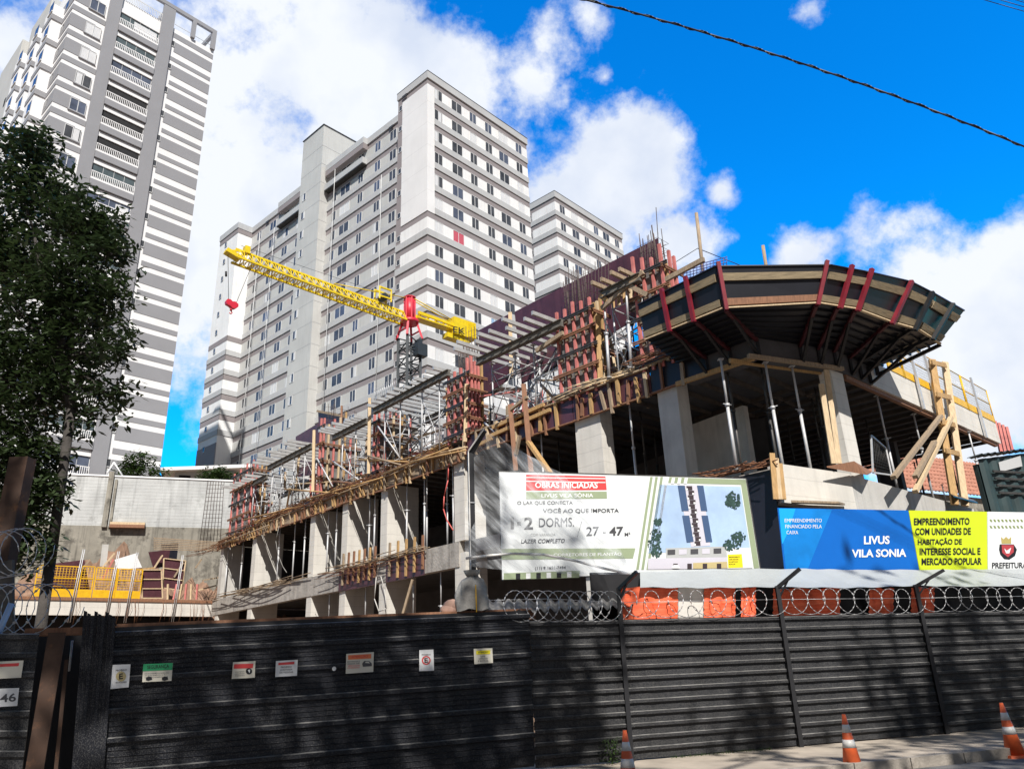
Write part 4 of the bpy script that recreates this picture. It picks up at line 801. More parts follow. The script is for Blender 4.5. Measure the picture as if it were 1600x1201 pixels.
mb = MB(); mb.path([FL.px(*p, .1) for p in [(701, 725), (700, 750), (694, 775), (693, 795), (698, 812), (708, 828)]], .022, 6); tag(mb.build('hanging_hose', pm('pink hose', (.62, .12, .10))), 'pink hose hanging in the wide bay left of the corner column', 'hose')
mb = MB(); mb.path([FL.px(*p, .1) for p in [(436, 822), (431, 845), (434, 865), (442, 885), (448, 894)]], .018, 6); tag(mb.build('hanging_hose', M['sack']), 'grey hose hanging right of the leftmost tall fin', 'hose')

# ------------------------------------------------------------------ column formwork
CGp = 'red column formworks on the upper slab'
def column_form(fr, a0, a1, dep, z0, z1, label, nst=4, inner=5, rb=14, off=.05, side=1, stud='redt', top=.45, rbh=1.3, wz=5):
    """front face a0..a1, `dep` metres deep; side=+1 the visible end is at a1"""
    t = thing('column_formwork', fr.P((a0 + a1) / 2, z0, off), label, 'formwork', CGp); e = a1; side = 1 if a1 > a0 else -1
    mb = MB(); mb.use(M['asb']); fr.box(mb, min(a0, a1) + .05, max(a0, a1) - .05, off - dep + .05, off - .05, z0, z1); mb.build('plywood_box', None, t)
    for i in range(nst):
        a = a0 + (a1 - a0) * (i + .08 + .84 * (i / max(1, nst - 1) - i / max(1, nst))) / max(1, nst) if False else a0 + (a1 - a0) * i / max(1, nst - 1)
        mb = MB(); mb.use(M[stud]).bar(fr.P(a, z0 - .05, off), fr.P(a, z1 + RNG.uniform(.1, top), off), .085, .085, fr.n); mb.build('stud', None, t)
    for i in range(inner):
        o = off - .1 - (dep - .1) * (i + .5) / inner; mb = MB(); mb.use(M[RNG.choice([stud, stud, 'timp', 'tim'])]).bar(fr.P(e, z0 - .05, o), fr.P(e, z1 + RNG.uniform(-.15, top), o), .085, .085, fr.n); mb.build('stud', None, t)
    for k in range(wz):
        z = z0 + .2 + (z1 - z0 - .35) * k / (wz - 1)
        mb = MB()
        for dz in (-.035, .035): mb.use(M['timb' if k % 2 else 'dsteel']).bar(fr.P(a0 - (.25 if a1 > a0 else -.25), z + dz, off + .09), fr.P(a1 + (.25 if a1 > a0 else -.25), z + dz, off + .09), .05, .04)
        mb.build('waler', None, t)
        mb = MB(); x = e + side * .09
        for dz in (-.035, .035): mb.use(M['timb']).bar(fr.P(x, z + dz - .06, off + .15), fr.P(x, z + dz - .06, off - dep - .12), .05, .04)
        mb.build('waler', None, t)
        for i in range(max(2, nst)): mb = MB(); a = a0 + (a1 - a0) * (i + .5) / max(2, nst); mb.use(M['timg']).bar(fr.P(a - .05, z - .10, off + .04), fr.P(a + .05, z - .10, off + .04), .08, .1); mb.build('cleat', None, t)
    if rb:
        mb = MB(); mb.use(M['rebard'])
        for i in range(rb):
            a = a0 + (a1 - a0) * (.12 + .76 * RNG.random()); o = off - .12 - (dep - .2) * RNG.random(); h = rbh * RNG.uniform(.55, 1.); mb.tube(fr.P(a, z1 - .2, o), fr.P(a + RNG.uniform(-.05, .05), z1 + h, o), .012, 5)
        for k in range(4): z = z1 + .15 + k * .25; mb.path([fr.P(a0 * .88 + a1 * .12, z, off - .12), fr.P(a0 * .12 + a1 * .88, z, off - .12), fr.P(a0 * .12 + a1 * .88, z, off - dep + .1), fr.P(a0 * .88 + a1 * .12, z, off - dep + .1)], .007, 4)
        mb.build('starter_bars', None, t)
    return t
zt = lambda fr, x, y, o=0.: fr.sz(x, y, o)[1]
Z2 = ZB1 + .02
column_form(FL, sL(358) + .0, sL(388), .9, Z2 - .3, zt(FL, 370, 742), 'bright red column formwork at the left end by the block wall', 4, 3, 8, .05, -1, rbh=.8)
column_form(FL, FL.sz(494, 700)[0], FL.sz(499, 700)[0], 1.9, Z2, zt(FL, 492, 665), 'deep red fin formwork left of the second timber post', 2, 6, 10, -.2, -1, top=.9)
column_form(FL, FL.sz(578, 690)[0], FL.sz(585, 690)[0], 1.8, Z2, zt(FL, 580, 655), 'fin formwork with a tall yellowish corner post and red studs', 2, 4, 6, -.2, -1, top=.6)
column_form(FL, FL.sz(703, 640)[0], FL.sz(733, 640)[0], .75, Z2 + .05, zt(FL, 705, 592), 'red boxed column formwork straight above the tall bent post', 4, 4, 22, .05, -1, top=.75, rbh=1.5)
column_form(FM, FM.sz(876, 560)[0], FM.sz(930, 560)[0], .8, Z2 + .05, zt(FM, 900, 487), 'largest red column formwork left of the canopy', 5, 4, 16, .05, 1, 'redt', .5, 1.9)
column_form(FM, FM.sz(1000, 500)[0], FM.sz(1046, 500)[0], .8, Z2 + .05, zt(FM, 1010, 420), 'red column formwork partly behind the canopy end', 4, 3, 14, .05, 1, 'redt', .6, 1.6)
column_form(FL, FL.sz(600, 690, -3.5)[0], FL.sz(618, 690, -3.5)[0], .6, Z2, zt(FL, 605, 655, -3.5), 'small orange red column formwork set back behind the deck beams', 3, 3, 0, -3.5, -1)
for i, (x, yb, yt_, m) in enumerate(((489, 768, 672, 'timp'), (576, 740, 622, 'timp'), (727, 690, 600, 'timp'))):
    timber(('tall pale timber post at the left fin formwork', 'tallest pale timber post in the middle of the deck', 'yellow timber post on the corner of the boxed formwork')[i], FL.px(x, yb, .12), FL.px(x + 2, yt_, .12), .13, .1, m, 'timber_post')
timber('yellow timber post on the corner of the largest red formwork', FM.px(938, 600, .0), FM.px(934, 492, .0), .16, .12, 'tim', 'timber_post')
# purple wall formwork at the back
def wall_form(label, q, fr, off, studs=0):
    t = thing('wall_formwork', fr.px(*q[3], off), label, 'formwork', 'purple plywood wall formwork panels'); mb = MB(); mb.use(M['ply']).prism([fr.px(*p, off) for p in q], -fr.n * .03); mb.build('plywood_panel', None, t)
    if studs:
        for i in range(studs):
            u = (i + .5) / studs; a = bil([fr.px(*p, off + .05) for p in q], u, .35); b = bil([fr.px(*p, off + .05) for p in q], u, 1.); mb = MB(); mb.use(M['timp' if i % 2 else 'tim']).bar(b, a, .1, .08, fr.n); mb.build('stud', None, t)
    return t
wall_form('long purple plywood wall formwork stepping up to the right behind the formwork', [(804, 487), (1027, 372), (1045, 470), (815, 600)], FM, -1.3)
wall_form('short purple plywood panel left of the pale timber gap', [(748, 516), (794, 491), (800, 590), (752, 620)], FM, -1.3); wall_form('dark purple panel with a timber top rail left of the tall post', [(497, 641), (540, 649), (545, 735), (500, 735)], FL, -2.0, 4); wall_form('dark purple panel under the first deck beams', [(462, 682), (497, 661), (500, 740), (465, 745)], FL, -1.6)
timber('pale timber in the gap between the two purple panels', FM.px(799, 590, -1.25), FM.px(797, 488, -1.25), .14, .08, 'timp', 'timber_post')
timber('ochre rail along the top of the dark purple panel', FL.px(496, 642, -1.95), FL.px(541, 651, -1.95), .1, .12, 'timg'); timber('rusty timber stub standing above the dark purple panel', FL.px(534, 690, -1.9), FL.px(534, 634, -1.9), .1, .1, 'timb', 'timber_post')

# ------------------------------------------------------------------ deck tables with aluminium beams, shoring
DG = 'slab deck tables on aluminium beams'
def deck(fr, p, q, label, n, off0=.25, out=1.1, inn=3.2, mj='alu', tilt=.0):
    """primary beam from pixel p to pixel q on the plane, joists across"""
    a0, z0 = fr.sz(*p, off0); a1, z1 = fr.sz(*q, off0); z = (z0 + z1) / 2; t = thing('deck_table', fr.P((a0 + a1) / 2, z, off0), label, 'deck table', DG)
    for o in (off0, off0 - inn + .6):
        mb = MB(); mb.use(M['gbeam']); fr.box(mb, min(a0, a1), max(a0, a1), o - .04, o + .04, z - .10, z + .10); fr.box(mb, min(a0, a1), max(a0, a1), o - .1, o + .1, z + .101, z + .13); fr.box(mb, min(a0, a1), max(a0, a1), o - .1, o + .1, z - .13, z - .101); mb.build('primary_beam', None, t)
    for i in range(n):
        a = a0 + (a1 - a0) * (i + .3 + RNG.uniform(-.15, .15)) / n; x = RNG.uniform(.5, 1.) * out; mb = MB(); mb.use(M[mj]).bar(fr.P(a, z + .2, off0 + x), fr.P(a + RNG.uniform(-.1, .1), z + .2, off0 - inn * RNG.uniform(.8, 1.1)), .08, .13); mb.build('joist', None, t)
    return a0, a1, z
dk = [deck(FL, (368, 775), (418, 738), 'lowest deck table with pale beams above the bright red formwork', 7, .0, 1.0), deck(FL, (418, 738), (488, 690), 'deck table with a fan of white beams left of the deep fin formwork', 9, .0, 1.2), deck(FL, (520, 690), (574, 652), 'deck table between the two fin formworks', 9, .0, .9),
      deck(FL, (584, 640), (702, 585), 'long dark deck table under the crane mast', 12, .1, .6), deck(FM, (746, 577), (878, 492), 'wide open deck table left of the largest red formwork', 9, .3, 1.5, 3.0), deck(FM, (940, 470), (1000, 424), 'deck table between the two right red formworks', 4, .3, .7, 2.0, 'timg')]
def tower(fr, a, off, z0, z1, label, w=1.2, d=1.2, m='galv'):
    t = thing('shoring_tower', fr.P(a, z0, off), label, 'scaffold', 'shoring towers under the deck tables'); c = [(a - w / 2, off), (a + w / 2, off), (a + w / 2, off - d), (a - w / 2, off - d)]
    for x, o in c:
        mb = MB(); mb.use(M[m]).tube(fr.P(x, z0, o), fr.P(x, z1, o), .028, 7); mb.build('leg', None, t)
    for k in range(4):
        (x0, o0), (x1, o1) = c[k], c[(k + 1) % 4]
        for z in (z0 + .3, (z0 + z1) / 2, z1 - .3): mb = MB(); mb.use(M[m]).tube(fr.P(x0, z, o0), fr.P(x1, z, o1), .02, 6); mb.build('ledger', None, t)
        mb = MB(); mb.use(M[m])
        mb.tube(fr.P(x0, z0 + .3, o0), fr.P(x1, z1 - .3, o1), .016, 6); mb.build('diagonal_brace', None, t)
    for x, o in c: mb = MB(); mb.use(M[m]).bar(fr.P(x, z1 - .01, o), fr.P(x, z1 + .02, o), .16, .16, fr.n); mb.build('head_plate', None, t)
wd_ = ['under the lowest deck table', 'under the fan of white beams', 'between the two fin formworks', 'under the long dark deck table', 'under the wide open deck table', 'between the two right red formworks']
for i, (a0, a1, z) in enumerate(dk):
    fr = FL if i < 4 else FM; n = max(1, int(abs(a1 - a0) / 1.9)); zb = ZB1
    for k in range(n):
        a = a0 + (a1 - a0) * (k + .5) / n; tower(fr, a, -.0, zb, z - .14, f'galvanised shoring tower {wd_[i]}' + (f', {ORD_[k]} from its left end' if n > 1 else ''))
        for o in (-2.4, -3.6): prop(fr.P(a + .5, zb, o), fr.P(a + .5, z - .12, o), f'thin prop standing behind the shoring {wd_[i]}', 'dsteel', .03)
for i, (fr, p, q, o0, o1) in enumerate(((FL, (520, 720), (575, 760), .1, -.1), (FL, (590, 665), (625, 715), .1, -.0), (FL, (495, 715), (520, 760), .2, .1), (FM, (757, 660), (800, 700), .1, .0), (FM, (765, 600), (850, 560), -.6, -.6), (FL, (700, 640), (640, 700), -.8, -.8), (FM, (822, 620), (872, 545), -1., -1.), (FM, (944, 500), (985, 580), -.3, -.3))):
    mb = MB(); mb.use(M['galv']).tube(fr.px(*p, o0), fr.px(*q, o1), .034, 7); tag(mb.build('raking_tube', None), ('raking tube left of the tallest pale post, sloping down right', 'bright raking tube right of the tallest pale post', 'raking tube on the deep fin formwork', 'raking tube right of the boxed formwork above the bent post', 'long tube rising across the wide open deck', 'long tube rising left of the boxed formwork', 'dark tube crossing the shoring left of the largest formwork', 'tube sloping down right of the largest formwork')[i], 'tube', 'raking tubes of the formwork')
for i, (p, q, m) in enumerate((((940, 482), (1005, 425), 'timg'), ((880, 520), (838, 548), 'timg'), ((985, 447), (1012, 461), 'timg'), ((938, 462), (950, 470), 'tim'), ((1040, 437), (1100, 405), 'timg'))):
    timber(('upper timber bearer running between the two right red formworks', 'timber bearer left of the largest red formwork', 'short timber crossing the bearer beside the canopy end', 'stub of timber on the largest red formwork', 'timber rail rising along the top edge of the canopy')[i], FM.px(*p, .3), FM.px(*q, .3), .09, .14, m)
for i in range(6):
    x = 958 + i * 9; timber(f'{ORD_[i]} pale stud from the left in the row behind the two slim props', FM.px(x, 482 - i * 5, -.5), FM.px(x - 1, 447 - i * 5, -.5), .11, .08, 'timp' if i % 2 else 'tim', 'timber_stud', 'timber', 'pale studs between the right red formworks')
for i, (x, yb, yt_) in enumerate(((952, 590, 468), (986, 575, 446))): prop(FM.px(x, yb, .25), FM.px(x - 8, yt_, .25), ('left', 'right')[i] + ' tall bright prop between the largest red formwork and the canopy', 'galv', .045)
# brown timber frame and brace right of the bent post
for i, (p, q, w_, m) in enumerate((((806, 735), (797, 632), .15, 'timb'), ((830, 738), (818, 600), .16, 'timb'), ((798, 640), (824, 620), .1, 'timg'), ((826, 690), (862, 742), .2, 'tim'), ((806, 710), (812, 680), .1, 'timg'))):
    timber(('left upright of the brown timber frame above the banner', 'taller right upright of the brown timber frame above the banner', 'head piece of the brown timber frame', 'wide yellow plank bracing the brown frame down to the right', 'short strut between the brown uprights')[i], FM.px(*p, .35), FM.px(*q, .35), w_, .09, m)
for i, (p, q) in enumerate((((762, 683), (860, 640)), ((770, 668), (850, 632)), ((738, 700), (770, 684)))): timber(('ochre waler running behind the brown frame', 'higher ochre waler behind the brown frame', 'short ochre waler over the tip of the bent post')[i], FM.px(*p, .15), FM.px(*q, .15), .1, .12, 'tim')

# ------------------------------------------------------------------ cantilevered canopy formwork
can = thing('canopy_formwork', onz(1240, 500, 9.0), 'wide dark polygonal canopy formwork with red brackets on the building corner', 'canopy formwork')
ZF = 9.45
bot = [onz(*p, ZF) for p in [(1009, 529), (1130, 480), (1279, 472), (1337, 481), (1390, 501), (1434, 513.5), (1467, 535)]]
# tops sighted on the vertical planes through the bottom edge, leaning out a little
topp = [(997, 477), (1118, 417), (1297, 415), (1362, 427), (1423, 441), (1462, 461), (1506, 486)]
tops = []
cen = FC.P(LC / 2, 0, -1.5)
for i, b in enumerate(bot):
    n = V(b[0] - cen[0], b[1] - cen[1], 0); n /= np.linalg.norm(n); o = V(b[0], b[1], 0) + n * .16; d = ray(*topp[i]); nn_ = V(FW[0], FW[1], 0); tt = (nn_ @ o) / (nn_ @ d); q = OR + d * tt; tops.append(q)
for i in range(6):
    b0, b1, t0, t1 = bot[i], bot[i + 1], tops[i], tops[i + 1]; n = np.cross(b1 - b0, t0 - b0); n /= np.linalg.norm(n); n = n if n @ (b0 - OR) < 0 else -n
    mb = MB(); mb.use(M['plyb']).prism([b0, b1, t1, t0], -n * .03); f = mb.build('fascia_panel', None, can)
    for v0, v1, m in ((.64, .83, 'timh'), (.03, .20, 'timh' if i != 1 else 'timb')):
        mb = MB(); e0, e1 = .02 if i else .0, .98; P = lambda u, v: bil((t0, t1, b1, b0), u, 1 - v) + n * .004; mb.use(M[m]).prism([P(e0, v0), P(e1, v0), P(e1, v1), P(e0, v1)], n * .05); mb.build('batten', None, can)
    mb = MB(); mb.use(M['timp']).bar(b0 + n * .03 - UP * .03, b1 + n * .03 - UP * .03, .07, .03); mb.build('bottom_trim', None, can)
    mb = MB(); mb.use(M['plyb']).bar(t0 + UP * .01, t1 + UP * .01, .07, .03); mb.build('top_trim', None, can)
inner = [FM.P(LM - 2.3, ZB1 - .1, .02), FM.P(LM, ZB1 - .1, .02), FC.P(LC * .55, ZB1 - .1, .02), FC.P(LC, ZB1 - .1, .02), FR.P(.8, ZB1 - .1, .04), FR.P(1.5, ZB1 - .1, .04), FR.P(2.3, ZB1 - .1, .04)]
for i in range(6):
    mb = MB(); mb.use(M['plyb']).prism([bot[i], bot[i + 1], inner[i + 1], inner[i]], UP * .04); mb.build('soffit_panel', None, can)
mb = MB(); mb.use(M['plyb']).prism([bot[0], tops[0], FM.P(LM - 2.6, tops[0][2], .02), inner[0]], FM.d * .03); mb.build('end_panel', None, can)
mb = MB(); mb.use(M['plyb']).prism([bot[6], tops[6], FR.P(3.0, tops[6][2] - .3, .06), inner[6]], -FR.d * .03); mb.build('end_panel', None, can)
zd = ZF + .35
mb = MB(); mb.use(M['concd']).prism([V(*(b * .9 + c * .1)[:2], zd) for b, c in zip(bot, inner)] + [FR.P(3.0, zd, -2), FM.P(LM - 2.6, zd, -2)], UP * .04); mb.build('deck', None, can)
# red strongbacks on the fascia and knee brackets under the soffit
def strong(u, hk=True, up=.08, m='reds'):
    i = min(5, int(u)); f = u - i; b = bot[i] * (1 - f) + bot[i + 1] * f; t = tops[i] * (1 - f) + tops[i + 1] * f; c = inner[i] * (1 - f) + inner[i + 1] * f
    n = np.cross(bot[i + 1] - bot[i], tops[i] - bot[i]); n /= np.linalg.norm(n); n = n if n @ (b - OR) < 0 else -n
    mb = MB(); mb.use(M[m]).bar(b + n * .09 - UP * .1, t + n * .09 + UP * up, .09, .1, n); o = mb.build('strongback', None, can)
    if hk:
        mb = MB(); k = c - UP * .55; mb.use(M['dred' if m == 'reds' else m]).bar(b - UP * .08, c - UP * .06, .08, .09); mb.build('bearer', None, can)
        mb = MB(); mb.use(M['bsteel']).bar(b * .75 + c * .25 - UP * .1, k, .07, .07); mb.bar(c - UP * .05, k, .07, .07); mb.build('knee_bracket', None, can)
for u in (.35, .66, 1.02, 1.97, 2.48, 2.96, 3.95): strong(u, True, .1 if u != 3.95 else .03)
for u in (4.75, 5.5): strong(u, True, .0, 'bsteel')
mb = MB()
for k in range(7):
    P0 = [bot[i] * (1 - k / 7) + inner[i] * (k / 7) - UP * .03 for i in range(7)]
    for i in range(6): mb.use(M['bsteel']).bar(P0[i], P0[i + 1], .05, .05)
mb.build('soffit_runner', None, can)
# right hand steel bracket seen against the sunlit parapet
mb = MB(); mb.use(M['bsteel']).bar(FR.px(1372, 585, .1), bot[6] + V(.1, .1, -.02), .08, .09); mb.bar(FR.px(1366, 560, .1), FR.px(1372, 586, .1), .08, .09); tag(mb.build('steel_bracket', None), 'black steel strut under the right tip of the canopy', 'bracket')
# posts, rail and cage above the canopy
for i, (x, yb, yt_, r) in enumerate(((1098, 430, 333, .055), (1197, 420, 384, .05))):
    mb = MB(); q0 = FM.px(x, yb, -1.5) if i == 0 else FC.px(x, yb, -.8); q1 = FM.px(x - 10, yt_, -1.5) if i == 0 else FC.px(x - 5, yt_, -.8); mb.use(M['timg']).tube(q0 - UP * .8, q1, r, 8); tag(mb.build('upright_pole', None), ('tall brown pole rising above the left part of the canopy', 'short brown pole rising above the middle of the canopy')[i], 'pole')
mb = MB(); mb.use(M['cable']).path([FM.px(1050, 413, -1.5), FM.px(1090, 388, -1.5), FM.px(1160, 416, -1.6)], .012, 4); tag(mb.build('stay_wire', None), 'thin wire slung over the tall brown pole', 'wire')
mb = MB(); mb.use(pm('blue painted bars', (.09, .09, .28)))
for v in range(5): mb.tube(FM.px(1068, 436 - v * 4.2, -.9), FM.px(1136, 418 - v * 4.2, -.9), .013, 4)
for u in range(14): x = 1068 + u * 5.2; y = 436 - u * 1.4; mb.tube(FM.px(x, y, -.9), FM.px(x, y - 17, -.9), .011, 4)
tag(mb.build('rebar_cage', None), 'bluish rebar cage lying on top behind the canopy', 'rebar cage')
mb = MB(); mb.use(M['rebard'])
for u in range(9): x = 1005 + u * 4; mb.tube(FM.px(x, 470, -.9), FM.px(x - 1, 385 - (22 if u == 6 else RNG.uniform(0, 12)), -.9), .010, 4)
for v in range(4): mb.tube(FM.px(1002, 400 + v * 9, -.9), FM.px(1040, 382 + v * 9, -.9), .007, 4)
mb.tube(FM.px(1030, 400, -.9), FM.px(1025, 324, -.9), .012, 4); tag(mb.build('starter_bars', None), 'dark starter bars in front of the purple wall above the canopy end', 'rebar')
mb = MB(); mb.use(M['rebard'])
for u in range(14): x = 884 + u * 5.2; mb.tube(FM.px(x, 500, -.8), FM.px(x - 1, 424 - u * 1.2 - RNG.uniform(-4, 10), -.8), .011, 4)
for v in range(5): mb.tube(FM.px(884, 440 + v * 9, -.8), FM.px(952, 412 + v * 9, -.8), .006, 4)
tag(mb.build('starter_bars', None), 'cluster of dark starter bars behind the largest red formwork', 'rebar')
mb = MB(); mb.use(M['rebard'])
for u in range(10): x = 729 + (u % 5) * 4.4; mb.tube(FL.px(x, 640, -.9 - .35 * (u // 5)), FL.px(x - 1, 508 + RNG.uniform(0, 14), -.9 - .35 * (u // 5)), .011, 4)
for v in range(13): mb.tube(FL.px(728, 520 + v * 9, -.9), FL.px(749, 512 + v * 9, -.9), .006, 4)
tag(mb.build('starter_bars', None), 'tall dark rebar cage right of the yellow counterweight', 'rebar')
mb = MB(); mb.use(M['wire'])
for u in range(12): x = 586 + u * 3; mb.tube(FL.px(x, 628 - u * 1.6, -2.5), FL.px(x, 606 - u * 1.6, -2.5), .012, 4)
for v in range(3): mb.tube(FL.px(585, 627 - v * 8, -2.5), FL.px(621, 608 - v * 8, -2.5), .010, 4)
tag(mb.build('rebar_cage', None), 'pale wire cage standing on the deck left of the crane mast', 'rebar cage')

# ------------------------------------------------------------------ right facade details
gd = 'yellow toe board guard panels of the right facade'
ed = [FR.sz(1384, 570)[0], FR.sz(1412, 590)[0], FR.sz(1456, 606)[0], FR.sz(1512, 640)[0], LR + .2]
for i in range(4):
    t = thing('guard_rail', FR.P((ed[i] + ed[i + 1]) / 2, ZB1 + .12, .03), ('yellow guard panel next to the canopy tip', 'yellow guard panel left of the paired timber posts', 'yellow guard panel right of the paired timber posts', 'yellow guard panel at the far right end')[i], 'guard rail', gd)
    mb = MB(); mb.use(M['yrail']); FR.box(mb, ed[i], ed[i + 1] - .04, .02, .05, ZB1 + .13, ZB1 + .38); mb.build('toe_board', None, t)
    mb = MB(); mb.use(M['yrail'])
    for z in (ZB1 + .85, ZB1 + 1.4): mb.tube(FR.P(ed[i], z, .035), FR.P(ed[i + 1] - .04, z, .035), .018, 5)
    for a in (ed[i] + .03, ed[i + 1] - .08): mb.tube(FR.P(a, ZB1 + .1, .035), FR.P(a, ZB1 + 1.42, .035), .022, 5)
    mb.build('rail_frame', None, t)
    mb = MB(); mb.use(M['wire']); n = int((ed[i + 1] - ed[i]) / .1)
    for k in range(n): a = ed[i] + .05 + k * .1; mb.tube(FR.P(a, ZB1 + .38, .03), FR.P(a, ZB1 + 1.4, .03), .004, 3)
    for k in range(10): z = ZB1 + .42 + k * .1; mb.tube(FR.P(ed[i], z, .03), FR.P(ed[i + 1] - .05, z, .03), .004, 3)
    mb.build('wire_mesh', None, t)
for i, x in enumerate((1428, 1452, 1525)):
    s = FR.sz(x, 600 + (x - 1428) * .45)[0]; mb = MB(); mb.use(M['galv']); FR.box(mb, s - .05, s + .05, .09, .15, ZB0 - .1, ZB1 + 1.5); tag(mb.build('guard_post', None), ('galvanised guard post nearest the canopy tip', 'galvanised guard post left of the paired timber posts', 'galvanised guard post right of the paired timber posts')[i], 'post', 'guard posts of the right parapet')
for i, (p, q, m) in enumerate((((1492, 788), (1456, 562), 'tim'), ((1508, 790), (1476, 566), 'timp'), ((1396, 746), (1470, 650), 'timg'), ((1430, 768), (1486, 652), 'timp'), ((1430, 745), (1460, 690), 'timg'))):
    timber(('left upright of the paired timber posts at the right facade', 'right upright of the paired timber posts at the right facade', 'left diagonal brace of the right facade', 'right pale diagonal brace of the right facade', 'short dark brace between the two diagonals')[i], FR.px(*p, .25 + .1 * (i > 1)), FR.px(*q, .25 + .1 * (i > 1)), .2 if i < 2 else .14, .1, m)
for i, y in enumerate((562, 612, 655, 700)): timber(('top', 'second', 'third', 'lowest')[i] + ' rung tying the paired timber posts', FR.px(1456 + (y - 562) * .16, y + 4, .32), FR.px(1478 + (y - 562) * .15, y + 9, .32), .05, .16, 'tim')
for i, (xa, xb) in enumerate(((1291, 1300), (1299, 1308))): timber(('left', 'right')[i] + ' warm timber batten strapped to the tall sunlit column', FCc.px(xa + 12, 724, .06 + .02 * i) , FCc.px(xa - 8, 600 - i * 22, .06 + .02 * i), .13, .05, 'timp')
for i in range(4):
    x = 1556 + i * 6; mb = MB(); mb.use(M['redt']).bar(FR.px(x + 8, 706, -.1), FR.px(x - 2, 658 + i * 3, -.1), .10, .1); tag(mb.build('red_board', None), f'{ORD_[i]} upright red board from the left at the right end of the building', 'board', 'red boards at the right end')
# mesh frame, ledge boards and small stuff on the lower parapet
mf = thing('mesh_frame', FAr.px(1388, 740, -.1), 'dark wire mesh frame standing on the lower parapet', 'mesh frame')
q = [(1361, 680), (1384, 700), (1393, 742), (1364, 738)]; w4 = [FAr.px(*p, -.1) for p in q]
for i in range(4): mb = MB(); mb.use(M['galv']).bar(w4[i], w4[(i + 1) % 4], .04, .04); mb.build('frame_bar', None, mf)
mb = MB(); mb.use(M['dsteel'])
for k in range(1, 10): mb.tube(bil(w4, k / 10, 0), bil(w4, k / 10, 1), .006, 4); mb.tube(bil(w4, 0, k / 10), bil(w4, 1, k / 10), .006, 4)
mb.build('wire_mesh', None, mf)
mb = MB(); mb.use(M['timb']).prism([FAc.px(1292, 730, .25), FAc.px(1335, 722, .25), FAr.px(1362, 738, .0), FAr.px(1355, 742, .3)], UP * .03); tag(mb.build('ledge_board', None), 'warped brown board lying on the parapet corner', 'board')
mb = MB(); mb.use(M['plyb']).prism([FAr.px(1480, 768, .1), FAr.px(1522, 782, .1), FAr.px(1528, 786, .45), FAr.px(1490, 776, .45)], UP * .03); tag(mb.build('ledge_board', None), 'dark sheet lying on the parapet near the green container', 'board')
for i, x in enumerate((1206, 1212, 1218)): timber(('left', 'middle', 'right')[i] + ' upright timber at the left end of the white parapet', FAc.px(x + 6, 780, .06), FAc.px(x, 708 + 8 * i, .06), .12, .06, 'timp' if i == 1 else 'tim')
mb = MB(); mb.use(M['timg']).prism([FAc.px(1236, 783, .05), FAc.px(1320, 786, .05), FAc.px(1310, 783, .5), FAc.px(1236, 781, .4)], -UP * .05); tag(mb.build('ledge_board', None), 'timber board under the white parapet above the blue banner', 'board')
mb = MB(); mb.use(M['plyn']); FMa.box(mb, .15, 2.2, .0, .05, ZA0 - 1.6, ZA1 - .1); tag(mb.build('hanging_sheet', None), 'dark streaked panel hanging left of the blue banner', 'panel')
# ------------------------------------------------------------------ deeper rows on the upper slab
SGp = 'rows of studs at the back of the upper slab'
for i, (fr, xa, xb, ya, yb_, h0, h1, off, nm, n) in enumerate(((FM, 748, 872, 590, 520, 0, 1.9, -3.2, 'behind the wide open deck table', 15), (FL, 625, 700, 660, 620, 0, 1.7, -3.4, 'behind the long dark deck table', 11), (FL, 505, 566, 735, 700, 0, 1.8, -2.6, 'behind the deep fin formwork', 8), (FM, 945, 998, 500, 470, 0, 2.2, -2.4, 'between the two right red formworks', 7), (FL, 400, 480, 800, 765, 0, 1.5, -3., 'behind the fan of white beams', 9), (FL, 570, 622, 700, 680, 0, 1.5, -2.9, 'behind the tallest pale post', 8), (FL, 360, 400, 815, 800, 0, 1.2, -2.4, 'behind the bright red formwork', 6), (FL, 480, 506, 760, 740, 0, 1.7, -3.2, 'left of the deep fin formwork', 5), (FL, 700, 745, 640, 620, 0, 1.6, -2.6, 'behind the boxed formwork', 7))):
    a0, a1 = fr.sz(xa, ya, off)[0], fr.sz(xb, yb_, off)[0]; t = thing('stud_wall_form', fr.P((a0 + a1) / 2, ZB1, off), f'stud wall formwork {nm}', 'formwork', SGp)
    mb = MB(); mb.use(M['ply']); fr.box(mb, min(a0, a1), max(a0, a1), off - .05, off - .02, ZB1 + .02, ZB1 + h1); mb.build('plywood_face', None, t)
    for k in range(n):
        a = a0 + (a1 - a0) * k / (n - 1); mb = MB(); mb.use(M[RNG.choice(['redt', 'tim', 'timp', 'redt', 'timg'])]).bar(fr.P(a, ZB1, off + .04), fr.P(a + RNG.uniform(-.06, .06), ZB1 + h1 + RNG.uniform(-.2, .5), off + .04), .1, .08, fr.n); mb.build('stud', None, t)
    for k in range(3):
        mb = MB(); z = ZB1 + .35 + k * .55; mb.use(M['timb' if k % 2 else 'timg']).bar(fr.P(a0, z, off + .12), fr.P(a1, z + .05, off + .12), .06, .09); mb.build('waler', None, t)
for i in range(26):
    fr = FL if i < 17 else FM; a = (1.0 + i * 1.15) if i < 17 else 1.2 + (i - 17) * .62; o = -RNG.uniform(.9, 3.0); z = ZB1; h = RNG.uniform(1.6, 2.9)
    mb = MB(); mb.use(M[RNG.choice(['galv', 'dsteel', 'galv', 'timg'])]).tube(fr.P(a, z, o), fr.P(a + RNG.uniform(-.1, .1), z + h, o), .026, 6); tag(mb.build('scaffold_tube', None), 'upright scaffold tube among the shoring on the upper slab of the left wing' if i < 17 else 'upright scaffold tube among the shoring below the purple wall panels', 'tube', 'loose upright scaffold tubes' if i < 17 else 'loose upright scaffold tubes below the purple panels')
